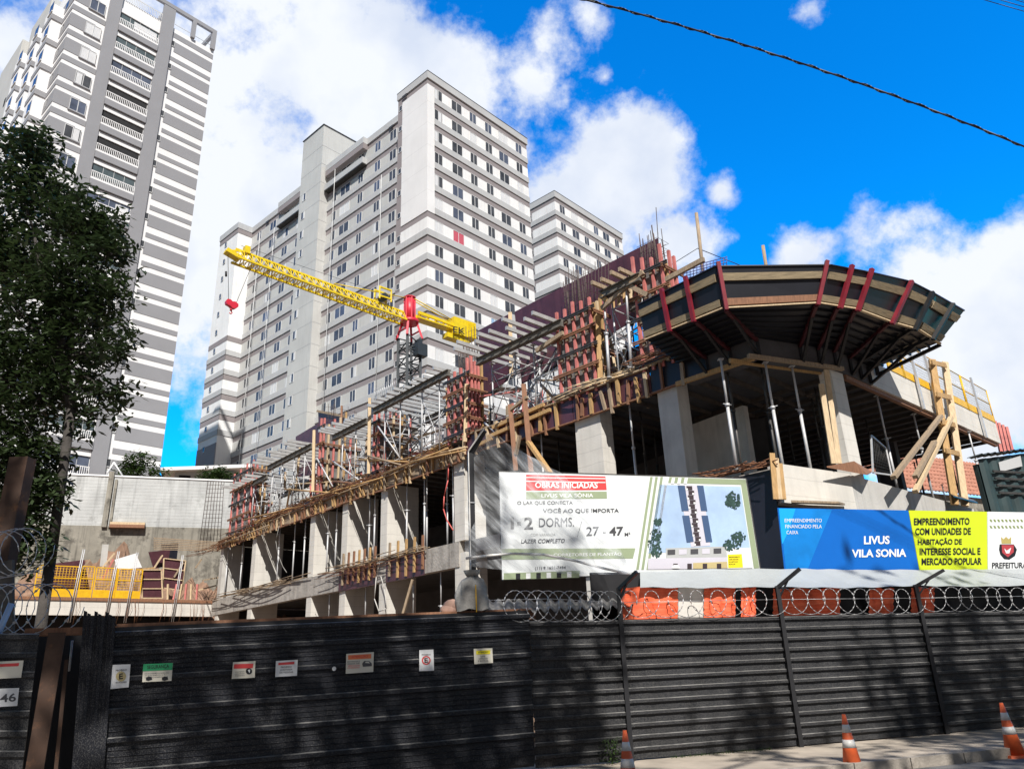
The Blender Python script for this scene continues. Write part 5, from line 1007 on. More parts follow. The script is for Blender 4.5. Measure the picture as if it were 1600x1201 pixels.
for i in range(22):
    fr = FL if i < 14 else FM; a = (1.0 + i * 1.5) if i < 14 else 1.5 + (i - 14) * .7; o = -RNG.uniform(.2, 2.4); z = ZB1 + RNG.uniform(.3, 2.2); l = RNG.uniform(1.2, 2.6); dz = RNG.uniform(-.7, .7) * (i % 3 == 0)
    mb = MB(); mb.use(M[RNG.choice(['galv', 'timg', 'dsteel', 'tim'])]).tube(fr.P(a, z, o), fr.P(a + l, z + dz, o + RNG.uniform(-.8, .8)), .024, 6); tag(mb.build('scaffold_tube', None), 'level scaffold tube tying the shoring on the upper slab of the left wing' if i < 14 else 'level scaffold tube tying the shoring below the purple wall panels', 'tube', 'level scaffold tubes' if i < 14 else 'level scaffold tubes below the purple panels')

for i in range(54):
    fr = FL if i < 36 else FM; a = RNG.uniform(.3, LL - 1.5) if i < 36 else RNG.uniform(.3, LM - 2.8); o = -RNG.uniform(.15, 2.0); z = ZB1 + RNG.uniform(0, 1.5); l = RNG.uniform(.8, 2.4); k = RNG.random()
    p = fr.P(a, z, o); q = fr.P(a + (RNG.uniform(-.25, .25) if k < .45 else l * RNG.choice((-1, 1)) * .8), z + (l if k < .45 else RNG.uniform(-.5, .9)), o + RNG.uniform(-.3, .3)); mb = MB(); mb.use(M[RNG.choice(['tim', 'timp', 'timg', 'redt', 'timb', 'timg'])]).bar(p, q, RNG.uniform(.06, .12), RNG.uniform(.04, .1))
    tag(mb.build('loose_timber', None), 'loose timber piece among the formwork on the upper slab, left wing' if i < 36 else 'loose timber piece among the formwork below the purple wall panels', 'timber', 'loose timbers on the upper slab, left wing' if i < 36 else 'loose timbers below the purple wall panels')
bars('second tangle of rusty rods over the raised studs by the bent post', FL, .2, 9, ZB1 + .35, -.5, 14, 'rebar', .012, .4, .2); bars('second tangle of rusty rods over the raised studs at the far end', FL, 11, 23, ZB1 + .3, -.5, 14, 'rebar', .012, .4, .2); bars('rusty rods lying below the largest red formwork', FM, .3, 5.5, ZB1 + .15, -.1, 12, 'rebar', .012, .3, .12)
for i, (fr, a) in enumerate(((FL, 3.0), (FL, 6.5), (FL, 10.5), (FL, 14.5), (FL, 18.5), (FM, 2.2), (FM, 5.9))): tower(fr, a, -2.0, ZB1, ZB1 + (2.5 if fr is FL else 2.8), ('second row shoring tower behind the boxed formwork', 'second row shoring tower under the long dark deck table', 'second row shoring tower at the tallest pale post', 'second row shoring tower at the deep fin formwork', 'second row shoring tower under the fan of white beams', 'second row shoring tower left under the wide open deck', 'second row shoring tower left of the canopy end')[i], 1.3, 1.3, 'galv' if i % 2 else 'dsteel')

for i, (p, q, o, m) in enumerate((((445, 764), (535, 771), .1, 'tim'), ((452, 757), (520, 752), -.2, 'timp'), ((470, 782), (600, 745), .25, 'tim'), ((520, 752), (575, 757), .1, 'timb'), ((560, 718), (655, 722), .1, 'tim'), ((575, 712), (640, 730), .2, 'timg'), ((600, 740), (700, 700), .3, 'tim'), ((640, 722), (728, 703), .3, 'tim'), ((650, 716), (730, 698), .22, 'timp'), ((380, 812), (470, 790), .2, 'tim'), ((345, 850), (420, 820), .2, 'timg'), ((330, 852), (400, 838), .1, 'tim'))):
    mb = MB(); mb.use(M[m]).tube(FL.px(*p, o), FL.px(*q, o), .045, 7, .03); tag(mb.build('timber_pole', None), ('long yellow pole left of the deep fin formwork', 'short pale pole lying across the yellow one', 'pole running along the edge below the deep fin formwork', 'brown pole at the foot of the tallest pale post', 'yellow pole pointing right at the foot of the tallest pale post', 'grey pole crossing the yellow one right of the tallest pale post', 'pole lying along the studs over the fourth fin', 'lower yellow pole ending at the tall bent post', 'upper pale pole ending at the tall bent post', 'pole lying along the edge over the leftmost fin', 'grey pole at the left end of the upper slab', 'yellow pole sticking out at the left end of the upper slab')[i], 'timber', 'poles along the slab edge')
# ------------------------------------------------------------------ far buildings
WR = random.Random(5)
def window(fr, a0, a1, z0, z1, parent, off=.0, style=None, name='window', n=2, shade=True):
    """a sliding window: sill, frame, leaves, sometimes a curtain"""
    mb = MB(); st = style or WR.choice(['d'] * 9 + ['h', 'h', 'b', 'b', 'c'])
    A0, A1 = min(a0, a1), max(a0, a1)
    g = {'d': 'glass', 'h': 'glass', 'b': 'glassb', 'c': 'curt', 'r': 'curtr', 'u': 'curtb'}[st]
    mb.use(M[g]); fr.box(mb, A0, A1, off, off + .02, z0, z1)
    if st == 'h': k = WR.random(); mb.use(M['curt']); fr.box(mb, A0 + (A1 - A0) * (.05 + .5 * (k > .5)), A0 + (A1 - A0) * (.42 + .5 * (k > .5)), off + .021, off + .026, z0 + .05, z1 - .05)
    mb.use(M['frame'])
    for i in range(n + 1): a = A0 + (A1 - A0) * i / n; w = .03 if 0 < i < n else .02; fr.box(mb, a - w, a + w, off + .002, off + .05, z0, z1)
    fr.box(mb, A0, A1, off + .002, off + .045, z0 - .03, z0 + .03); fr.box(mb, A0, A1, off + .002, off + .045, z1 - .03, z1 + .02)
    return mb
def win(fr, a0, a1, z0, z1, parent, off=.0, style=None, n=2):
    w = window(fr, a0, a1, z0, z1, parent, off, style, n=n); fi = w.mats.index(M['frame']); out = []
    for sel in (False, True):
        m = MB(); m.mats = list(w.mats)
        for f, mi, s_ in zip(w.f, w.m, w.sm):
            if (mi == fi) == sel: b = len(m.v); m.v += [w.v[i] for i in f]; m.f.append(tuple(range(b, b + len(f)))); m.m.append(mi); m.sm.append(s_)
        out.append(m)
    o = out[0].build('window', None, parent); out[1].build('frame', None, o); return o
TC_ = aty(668, 112, 66); TA, TB = Fr(TC_, 42.2), Fr(TC_, -47.8)
PITCH, ZR = 2.86, 63.85
blk = thing('apartment_block', V(TC_[0], TC_[1], 14), 'big grey apartment block with a taller stair tower behind the yellow crane', 'apartment block')
def tbox(fr, a0, a1, o0, o1, z0, z1, m, name, parent): mb = MB(); mb.use(M[m]); fr.box(mb, a0, a1, o0, o1, z0, z1); return mb.build(name, None, parent)
WU = [(.98, 2.09), (3.55, 5.1), (6.38, 7.43), (8.91, 10.), (11.2, 12.8), (14.27, 15.34)]
def end_block(fa, fb, parent, ulen, vlen, zr, nfl, wrap_from, zb, counter, stub=True):
    """right hand block: banded long face on fa, short end face on fb"""
    tbox(fa, 0, ulen, -vlen, 0, zb, zr - .93, 'brown', 'wall', parent); tbox(fa, -.12, ulen + .1, -vlen - .1, .14, zr - .93, zr, 'band', 'cornice', parent); tbox(fa, -.14, ulen + .12, -vlen - .12, .17, zr, zr + .06, 'dsteel', 'coping', parent)
    for f in range(nfl):
        mbB = MB(); mbP = MB(); mbB.use(M['band']); mbP.use(M['wpier'])
        zt_ = zr - 1.70 - f * PITCH; wb = zt_ - 1.36; lb = wb - .74
        wrap = f >= wrap_from
        fa.box(mbB, -.09 if wrap else .95, ulen + .04, -.02, .09, lb, wb)
        if wrap: fb.box(mbB, .0, vlen, -.02, .10, lb, wb); fb.box(mbP, -.05, vlen - .85, -.02, .06, wb, zt_); fa.box(mbP, -.055, .93, -.02, .055, wb, zt_)
        us = [w for ww in WU for w in ww][1:] + [ulen]
        fa.box(mbP, .95, ulen, -.02, .02, wb, zt_)
        for k, (a, b) in enumerate(WU):
            st = None
            if counter == 0: st = {(6, 0): 'c', (6, 1): 'r', (6, 2): 'c', (9, 3): 'u', (9, 4): 'c', (3, 4): 'c', (3, 5): 'c', (11, 0): 'c'}.get((f, k))
            if zt_ > zb + 3: win(fa, a, b, wb + .01, zt_ - .01, parent, .025, st)
        win(fb, vlen - .75, vlen - .2, wb + .45, zt_ - .25, parent, .0, 'd', 1); mbB.build('parapet_band', None, parent); mbP.build('wall_strip', None, parent)
    if wrap_from > 0:
        z1, z0 = zr - 1.70, zr - 1.70 - (wrap_from - 1) * PITCH - 1.36 - .76; mbP = MB(); mbP.use(M['wend']); fb.box(mbP, -.05, vlen - .85, -.02, .06, z0, z1); fa.box(mbP, -.055, .95, -.02, .055, z0, z1); mbP.build('end_wall', None, parent)
    zl = zr - 1.70 - nfl * PITCH; mbP = MB(); mbP.use(M['wpier']); fb.box(mbP, -.05, vlen, -.02, .06, zb, zl + .6); fa.box(mbP, -.055, .95, -.02, .055, zb, zl + .6)
    mbP.build('end_wall', None, parent)
end_block(TA, TB, blk, 16.4, 5.1, ZR, 14, 6, 14, 0)
# recessed long wing with stair tower, 2.2 m behind the end face
RC = TC_ + D(42.2) * 2.2; TW = Fr(RC, -47.8); rest = MB()
def wing(a0, a1, wins, proud, top_bal):
    tbox(TW, a0, a1, -9, -.01, 14, ZR - .93, 'brown', 'wall', blk); tbox(TW, a0 - .0, a1, -9, .14, ZR - .93, ZR, 'band', 'cornice', blk)
    for f in range(17):
        mbB = MB(); mbP = MB(); mbB.use(M['band']); mbP.use(M['tgrey'])
        zt_ = ZR - 1.70 - f * PITCH; wb = zt_ - 1.36; lb = wb - .74
        TW.box(mbB, a0, a1, -.02, .09, lb, wb)
        e = a0
        for (x0, x1) in wins + [(a1, a1)]:
            e = x1
        TW.box(mbP, a0, a1, -.02, .02, wb, zt_); mbB.build('parapet_band', None, blk); mbP.build('wall_strip', None, blk)
        for (x0, x1) in wins:
            w = window(TW, x0, x1, wb + .01, zt_ - .01, None, .025)
            for p_, m_ in ((w, 0),):
                b = len(rest.v); rest.v += w.v
                for fc, mi in zip(w.f, w.m):
                    rest.use(w.mats[mi]); rest.f.append(tuple(b + i for i in fc)); rest.m.append(rest.cur); rest.sm.append(False)
    b0, b1 = top_bal; zt_ = ZR - 1.70; tbox(TW, b0, b1, -.02, .75, zt_ - 2.15, zt_ - 1.3, 'band', 'top_balcony', blk); tbox(TW, b0, b1, -.02, .74, zt_ - 2.3, zt_ - 2.16, 'dsteel', 'balcony_soffit', blk); tbox(TW, b0, b1, -.02, .72, ZR - .9, ZR - .02, 'band', 'top_balcony', blk); tbox(TW, b0, b1, -.02, .7, ZR - 1.7, ZR - .92, 'brown', 'top_balcony', blk)
wing(5.1, 22.2, [(8.1, 9.3), (11.1, 12.2), (14.5, 15.5), (17.2, 19.2), (20.1, 21.0)], .6, (13.8, 22.0)); wing(27.2, 41.9, [(28.4, 29.5), (31.5, 32.9), (35.0, 36.6), (39.0, 40.2)], .6, (27.3, 33.6))
# stair tower
TS = Fr(TC_ + D(42.2) * 1.0, -47.8)
tbox(TS, 22.2, 27.1, -7, 0, 14, 70.3, 'tgrey', 'stair_tower', blk); tbox(TS, 22.1, 27.2, -7.1, .1, 70.3, 70.4, 'dsteel', 'coping', blk)
for f in range(17):
    z = 60.2 - f * PITCH; w = window(TS, 25.6, 26.4, z, z + 1.1, None, .0, 'h', n=1); b = len(rest.v); rest.v += w.v
    for fc, mi in zip(w.f, w.m): rest.use(w.mats[mi]); rest.f.append(tuple(b + i for i in fc)); rest.m.append(rest.cur); rest.sm.append(False)
mb = MB(); mb.use(M['band'])
for f in range(15): z = 67.0 - f * PITCH * 1.0; TS.box(mb, 22.18, 27.12, -7.02, .012, z, z + .05)
mb.build('joint_lines', None, blk)
# far end block
TE = Fr(TC_ + D(-47.8) * 41.9, -47.8); TEa = Fr(TC_ + D(-47.8) * 41.9, 42.2)
tbox(TE, 0, 5.4, -9, 0, 14, ZR - .93, 'wpier', 'wall', blk); tbox(TE, -.1, 5.5, -9, .14, ZR - .93, ZR, 'band', 'cornice', blk)
for f in range(6, 11):
    mb1 = MB(); mb2 = MB(); mb1.use(M['band']); mb2.use(M['brown']); zt_ = ZR - 1.70 - f * PITCH; wb = zt_ - 1.36; TE.box(mb1, -.09, 5.45, -.02, .09, wb - .74, wb); TEa.box(mb1, -.09, 2.2, -.02, .09, wb - .74, wb); TE.box(mb2, -.03, 5.43, -.02, .03, zt_, zt_ + .76); TEa.box(mb2, -.03, 2.2, -.02, .03, zt_, zt_ + .76); mb1.build('parapet_band', None, blk); mb2.build('mauve_band', None, blk)
mb2 = MB(); mb2.use(M['brown']); TE.box(mb2, -.03, 5.43, -.02, .05, ZR - 1.7, ZR - .93); TEa.box(mb2, -.03, 2.2, -.02, .05, ZR - 1.7, ZR - .93); mb2.build('mauve_band', None, blk); mb2 = MB(); mb2.use(M['brown']); TE.box(mb2, .0, 5.43, -.02, .05, 14, ZR - 1.70 - 11 * PITCH - .3); TEa.box(mb2, -.03, 2.2, -.02, .05, 14, ZR - 1.7 - 12.5 * PITCH)
mb2.build('base_wall', None, blk)
for f in range(14):
    z = ZR - 1.70 - f * PITCH - .9; w = window(TE, 3.1, 3.7, z, z + .7, None, .05, 'd', n=1); b = len(rest.v); rest.v += w.v
    for fc, mi in zip(w.f, w.m): rest.use(w.mats[mi]); rest.f.append(tuple(b + i for i in fc)); rest.m.append(rest.cur); rest.sm.append(False)
tag(rest.build('window', None, blk), None, None, kind='stuff')
for a, z1 in ((9.8, 56), (19.6, 62), (34, 60), (38, 61)):
    mb = MB(); mb.use(M['frame']).tube(TW.P(a, 20, .8), TW.P(a, z1, .8), .035, 5); mb.build('hanging_rope', None, blk)
mb = MB(); mb.use(M['dsteel'])
for fr, a in ((TB, 3.4), (TW, 8.6), (TW, 15.8), (TW, 31), (TW, 37)): fr.box(mb, a, a + .8, .14, .2, ZR - 1.25, ZR - .95)
mb.build('roof_vent', None, blk)
# right hand block farther back
C2_ = aty(865.6, 299, 90); RA, RB = Fr(C2_, 42.2), Fr(C2_, -47.8); blk2 = thing('apartment_block', V(C2_[0], C2_[1], 14), 'lower looking banded grey apartment block right of the big block', 'apartment block')
end_block(RA, RB, blk2, 16.4, 5.1, float(C2_[2]), 9, 0, 14, 1)

# striped tower on the left
LO = aty(337.7, 51, 62); LF_ = Fr(LO, 41); LCr = LF_.P(-13.25, 0); LS = Fr(LCr, -49); lt = thing('apartment_tower', V(LCr[0], LCr[1], 13), 'tall white tower with dark grey stripes and balconies on the left', 'apartment tower')
ZT, FP = 64.0, 2.92
tbox(LF_, -13.25, 0, -16, 0, 13, ZT, 'offw', 'wall', lt)
for a0, a1, z1 in ((-10.42, -9.36, 66.0), (-5.6, -4.4, 66.5)): tbox(LF_, a0, a1, -.02, .22, 13, z1, 'grey', 'pilaster', lt)
nf = 17
def stripe(*bx):
    mb = MB(); mb.use(M['grey'])
    for fr, *q in bx: fr.box(mb, *q)
    mb.build('grey_stripe', None, lt)
for f in range(nf):
    t_ = 62.36 - f * FP
    stripe((LF_, -4.02, .0, -.02, .03, t_ - 1.25, t_)); stripe((LF_, -4.02 if f else -4.35, .0, -.02, .03, t_ - 2.42, t_ - 1.95))
    stripe((LF_, -13.285, -10.44, -.02, .035, t_ - 2.67, t_ - 2.1), (LS, -.03, 14.8, -.02, .04, t_ - 2.665, t_ - 2.105)); stripe((LF_, -13.285, -11.2, -.02, .035, t_ - 1.6, t_ - .2), (LS, -.03, 5.0, -.02, .04, t_ - 1.595, t_ - .205))
stripe((LF_, -4.35, 0, -.02, .03, 62.85, 63.45))

for f in range(nf):
    t_ = 62.36 - f * FP; top = 62.3 - f * FP - .95
    ba = tbox(LF_, -9.34, -5.62, .0, .3, top - 1.45, top - .80, 'grey' if True else 'offw', 'balcony', lt)
    mb = MB(); mb.use(M['offw']); LF_.box(mb, -9.34, -5.62, .0, .28, top - .79, top - .60); mb.build('balcony_slab', None, ba); mb = MB(); mb.use(M['offw']); LF_.box(mb, -9.34, -5.62, .0, .12, top + .92 - .0, top + 1.38); mb.build('balcony_lintel', None, ba)
    mb = MB(); g_ = ['glassg', 'glassg', 'glassb', 'dark', 'dark', 'dark', 'glassg', 'glassb'][f % 8]; mb.use(M[g_ if f != 0 else 'glassg']); LF_.box(mb, -9.3, -5.66, .0, .03, top - .85, top + .91); 
    if g_ != 'dark' or f == 0:
        mb.use(M['curt' if f in (0, 7) else 'frame'])
        if f in (0, 7): LF_.box(mb, -8.0 if f == 0 else -6.9, -5.8, .031, .04, top - .8, top + .7)
        mb.use(M['frame'])
        for k in range(1, 4): LF_.box(mb, -9.3 + k * .91, -9.27 + k * .91, .031, .05, top - .85, top + .91)
    mb.build('balcony_glazing', None, ba)
    mb = MB(); mb.use(M['offw']); LF_.box(mb, -9.34, -5.62, .2, .26, top + .0, top + .07)
    for k in range(24): a = -9.3 + k * 3.66 / 23; LF_.box(mb, a - .022, a + .022, .2, .26, top - .6, top + .0)
    mb.build('balustrade', None, ba)
    win(LF_, -11.95, -10.67, t_ - 1.6, t_ - .35, lt, .04, WR.choice(['b', 'c', 'h', 'b'])); mb = MB(); mb.use(M['grey']); LF_.box(mb, -12.05, -10.6, .0, .12, t_ - 1.72, t_ - 1.62); mb.build('window_sill', None, lt)
    win(LF_, -4.9 + .55, -4.27 + .25, t_ - .65, t_ + .0, lt, .03, 'd', 1)
for k in range(3):
    a = (1.6, 5.6, 10.2)[k]; tbox(LS, a + 1.0, a + 3.4, -.02, .9, 14, 61.5, 'offw', 'bay', lt)
for f in range(nf):
    z = 62.36 - f * FP
    mb = MB()
    for k in range(3):
        a = (1.6, 5.6, 10.2)[k]; mb.use(M['grey']); LS.box(mb, a + .9, a + 3.5, .0, .95, z - 2.67, z - 2.1); mb.use(M['glass']); LS.box(mb, a + 1.3, a + 2.3, .9, .93, z - 1.5, z - .3); LS.box(mb, a + .0, a + .7, .0, .05, z - 1.2, z - .4)
        mb.use(M['frame']); LS.box(mb, a + 1.2, a + 2.4, .9, 1.0, z - 1.62, z - 1.52)
    mb.build('side_bay_trim', None, lt)
# roof frame (pergola) and terrace rail
mb = MB(); mb.use(M['grey'])
LF_.box(mb, -10.4, 0, -.05, .25, 66.15, 66.6); LF_.box(mb, -.45, -.0, -.05, .25, 64, 66.15); LF_.box(mb, -2.6, -2.2, -.05, .25, 64, 66.15); mb.bar(LF_.P(-.2, 66.35, -.1), LF_.P(-.2, 66.35, -7), .3, .42); mb.bar(LF_.P(-5, 66.35, -.1), LF_.P(-5, 66.35, -7), .3, .42)
mb.build('roof_frame', None, lt)
mb = MB(); mb.use(M['frame']).tube(LF_.P(-4.3, 64.5, .05), LF_.P(-.4, 64.5, .05), .03, 5)
LF_.box(mb, -9.3, -5.6, .1, .14, 64.7, 64.8)
for k in range(24): a = -9.3 + k * 3.66 / 23; LF_.box(mb, a - .025, a + .025, .1, .14, 64, 64.7)
mb.build('terrace_rail', None, lt)
tbox(LS, 9, 15, -9, -.0, 61.5, 68, 'tgrey', 'plant_room', lt); tbox(LS, 14.8, 22, -12, .6, 13, 66, 'tgrey', 'rear_wing', lt)
mb = MB(); mb.use(M['dark'])
for f in range(6):
    for a in (16, 18.5): LS.box(mb, a, a + .5, .58, .63, 58 - f * FP, 59 - f * FP)
mb.build('rear_windows', None, lt)

# ------------------------------------------------------------------ tower crane
CM = aty(640, 500, 46); CJ = Fr(CM, 46.8); zj = 24.15
crn = thing('tower_crane', V(CM[0], CM[1], 4), 'yellow tower crane with red head and grey lattice mast behind the formwork', 'tower crane')
def lattice(p, q, w, h, m, nseg, rc=.05, rb=.025, up=None, tri=False):
    p = np.array(p, float); q = np.array(q, float); d = (q - p) / np.linalg.norm(q - p); u = V(*(up if up is not None else (0, 0, 1))); a = np.cross(d, u); a /= np.linalg.norm(a); b = np.cross(a, d)
    cs = [a * w / 2 - b * h / 2, -a * w / 2 - b * h / 2, b * h / 2] if tri else [a * w / 2 - b * h / 2, -a * w / 2 - b * h / 2, -a * w / 2 + b * h / 2, a * w / 2 + b * h / 2]
    mb = MB(); mb.use(M[m])
    for c in cs: mb.bar(p + c, q + c, rc * 2, rc * 2)
    for i in range(nseg):
        s0 = p + (q - p) * i / nseg; s1 = p + (q - p) * (i + 1) / nseg; sm_ = (s0 + s1) / 2
        for k in range(len(cs)):
            c0, c1 = cs[k], cs[(k + 1) % len(cs)]
            mb.tube(s0 + c0, sm_ + c1, rb, 5); mb.tube(sm_ + c1, s1 + c0, rb, 5); mb.tube(s0 + c0, s0 + c1, rb, 5)
    return mb
lattice(V(CM[0], CM[1], 4), V(CM[0], CM[1], 22.4), 1.05, 1.05, 'cgrey', 18, .085, .045, up=CJ.d).build('mast', None, crn)
mb = MB(); mb.use(M['cgrey']); c = V(CM[0], CM[1], 21.4); mb.bar(c + CJ.n * .62 + CJ.d * .05, c + CJ.n * .62 + CJ.d * .85, .55, .85); mb.bar(c + CJ.n * .55 + CJ.d * .2 + UP * .6, c + CJ.n * .55 + CJ.d * .5 + UP * .6, .5, .3); mb.build('control_cabinet', None, crn)
mb = MB(); mb.use(M['cred'])
for sx in (-1, 1):
    for sy in (-1, 1): mb.bar(V(CM[0], CM[1], 22.3) + CJ.d * .62 * sx + CJ.n * .62 * sy, V(CM[0], CM[1], 23.5) + CJ.d * .35 * sx + CJ.n * .35 * sy, .14, .14); mb.bar(V(CM[0], CM[1], 22.9) + CJ.d * .5 * sx + CJ.n * .5 * sy, V(CM[0], CM[1], 22.9) + CJ.d * .5 * sy * sx * sx * (1 if sy == sx else -1) + CJ.n * .5 * (-sy if sy != sx else sy), .09, .09)
mb.tube(V(CM[0], CM[1], 23.45), V(CM[0], CM[1], 23.7), .62, 20); mb.build('slewing_ring', None, crn)
mb = MB(); mb.use(M['cred']).tube(V(CM[0], CM[1], 23.7), V(CM[0], CM[1], 25.35), .36, 10)
for k in range(6): a = k * 1.05; mb.bar(V(CM[0] + .37 * math.cos(a), CM[1] + .37 * math.sin(a), 23.7), V(CM[0] + .37 * math.cos(a), CM[1] + .37 * math.sin(a), 25.4), .08, .08)
mb.tube(V(CM[0], CM[1], 25.36), V(CM[0], CM[1], 25.43), .42, 12); mb.build('tower_head', None, crn)
p0, p1 = CJ.P(-.5, zj - .32), CJ.P(-12.2, zj + .22); jib = lattice(p0, p1, .85, .72, 'cyel', 24, .055, .028, tri=True).build('jib', None, crn)
mb = MB(); mb.use(M['cyel']).bar(CJ.P(-11.9, zj + .0), CJ.P(-12.75, zj + .25), .5, .25); mb.bar(CJ.P(-11.9, zj + .55), CJ.P(-12.75, zj + .25), .1, .1); mb.bar(CJ.P(-11.7, zj + .7), CJ.P(-11.4, zj + .7), .4, .45); mb.build('jib_tip', None, jib)
mb = MB(); mb.use(M['cyel'])
for z in (zj + .5, zj + 1.15): mb.bar(CJ.P(-2.6, z, .3), CJ.P(-1.7, z, .3), .1, .1); mb.bar(CJ.P(-2.6, z, -.3), CJ.P(-1.7, z, -.3), .1, .1)
for a in (-2.6, -1.7):
    for o in (-.3, .3): mb.bar(CJ.P(a, zj + .3, o), CJ.P(a, zj + 1.2, o), .1, .1)
mb.build('winch_frame', None, jib)
mb = MB(); mb.use(M['cgrey']).tube(CJ.P(-2.15, zj + .6, -.3), CJ.P(-2.15, zj + .6, .3), .25, 14); mb.build('winch_drum', None, jib)
mb = MB(); mb.use(M['cyel']).bar(CJ.P(.5, zj + .2, .3), CJ.P(5.0, zj + .1, .3), .12, .22); mb.bar(CJ.P(.5, zj + .2, -.3), CJ.P(5.0, zj + .1, -.3), .12, .22); mb.bar(CJ.P(.5, zj - .15, 0), CJ.P(5.0, zj - .15, 0), .7, .1)
for k in range(6): mb.bar(CJ.P(.8 + k * .7, zj + .15, -.3), CJ.P(.8 + k * .7, zj + .15, .3), .08, .12)
mb.build('counter_jib', None, crn)
mb = MB(); mb.use(M['cyel']); CJ.box(mb, 3.5, 5.5, -.45, .45, zj - .55, zj + .75); CJ.box(mb, 3.0, 5.0, -.3, .3, zj - .9, zj - .55)
for k in range(5): CJ.box(mb, 4.75 + k * .15, 4.83 + k * .15, .45, .53, zj - .5, zj + .7)
cw = mb.build('counterweight', None, crn)
mb = MB(); line(mb, CJ, 'EK', 708, 519, 727, 522.5, 9.5, .545, INKB, .015); mb.build('lettering', None, cw)
mb = MB(); mb.use(M['cyel']).tube(CJ.P(-.1, 25.35), CJ.P(-5.8, zj + .45), .035, 5); mb.tube(CJ.P(.1, 25.35), CJ.P(3.4, zj + .5), .04, 5); mb.tube(CJ.P(.1, 25.3, .3), CJ.P(3.4, zj + .5, .3), .04, 5); mb.build('tie_bar', None, crn)
mb = MB(); mb.use(M['cable']).tube(CJ.P(-11.9, zj + .9), CJ.P(-.3, zj + .9), .012, 4); mb.tube(CJ.P(-12.6, zj + .1), CJ.P(-12.3, 21.25, .05), .015, 4); mb.tube(CJ.P(-11.2, zj - .3), CJ.P(-11.9, 21.2, .05), .015, 4); mb.tube(CJ.P(-12.6, 23.1), CJ.P(-12.57, 22.8), .06, 6); mb.build('hoist_rope', None, crn)
hk = thing('crane_hook_block', CJ.P(-12.1, 20.6), 'small red hook block hanging from the crane jib tip', 'hook block'); mb = MB(); mb.use(M['cred'])
o_ = CJ.P(-12.1, 21.15)
mb.prism([o_ + CJ.d * x + UP * y + CJ.n * .12 for x, y in ((-.36, .1), (-.28, .26), (-.1, .26), (.0, .18), (.16, .22), (.34, .12), (.36, -.04), (.2, -.2), (.02, -.22), (-.12, -.12), (-.32, -.06))], -CJ.n * .24); mb.build('sheave_block', None, hk)
mb = MB(); mb.use(M['cred']).tube(o_ - UP * .2, o_ - UP * .36, .07, 8); mb.path([o_ + UP * (-.36) , o_ + CJ.d * .08 + UP * (-.46), o_ + CJ.d * .02 + UP * (-.56), o_ - CJ.d * .08 + UP * (-.5)], .03, 6); mb.build('hook', None, hk)

# ------------------------------------------------------------------ retaining wall, hillside, yard
W0 = aty(65, 740, 47); W1 = onz(360, 752, W0[2]); WF = Fr(W0, az_(W0, W1)); ZW = float(W0[2]); LW = float(np.linalg.norm(W1 - W0))
mb = MB(); mb.use(M['yard']); a, b, c, d = WF.P(-60, ZW - .6, -.4), WF.P(90, ZW - .6, -.4), WF.P(300, ZW - .2, -500), WF.P(-300, ZW - .2, -500); mb.poly(a, b, c, d); tag(mb.build('hillside', M['yard']), None, None, kind='structure')
rw = thing('block_wall', WF.P(LW / 2, ZW - 6), 'long grey concrete block wall with a pilaster above the soil bank', 'wall')
zc = WF.sz(200, 822)[1]
mb = MB(); mb.use(M['wallb']); WF.box(mb, -14, LW + 12, -.35, 0, zc, ZW)
mb.use(M['wallo']); WF.box(mb, -14, LW + 12, -.35, .03, zc - 5, zc); mb.build('wall_face', None, rw)
mb = MB(); mb.use(M['wallb'])
for k in range(17):
    z = zc + .1 + k * .22
    if z < ZW - .1: WF.box(mb, -14, LW + 12, .0, .006, z, z + .185)
mb.build('block_courses', None, rw)
mb = MB(); mb.use(M['offw']); WF.box(mb, -14, LW + 12, -.4, .06, ZW, ZW + .1); mb.build('coping', None, rw)
a, _ = WF.sz(172, 780); mb = MB(); mb.use(M['wallo']); WF.box(mb, a - .25, a + .05, .0, .22, zc - .1, ZW + .3); WF.box(mb, a + .15, a + .3, .0, .14, zc - .1, ZW - .2); mb.build('pilaster', None, rw)
mb = MB(); mb.use(M['timb']); p_, q_ = WF.sz(172, 824), WF.sz(226, 828); WF.box(mb, p_[0], q_[0], .0, .45, zc - .15, zc + .05); mb.use(M['timp']); WF.box(mb, p_[0], q_[0], .0, .35, zc + .06, zc + .22); mb.build('ledge', None, rw)
# soil bank at the wall foot
mb = MB(); rows = []
sr = random.Random(3)
for j in range(22):
    row = []
    for i in range(121):
        x = -10 + (LW + 16) * i / 120; zt = 7.6 + 2.2 * math.exp(-(abs(x - 4.8) / 1.7) ** 3) + .35 * math.sin(x * 1.1) + .3 * math.sin(x * 2.7) + .25 * math.sin(x * 6.1); f = j / 21; row.append(WF.P(x, zt * (1 - f) + 4.2 * f + (.16 * sr.uniform(-1, 1) + .3 * math.sin(x * 1.7 + f * 9) * math.sin(f * 14 + x)) * (0 < j), .05 + f * 7 + .1 * sr.uniform(-1, 1) * (0 < j)))
    rows.append(row)
mb.sheet(rows); tag(mb.build('soil_bank', M['soil']), None, None, kind='structure')
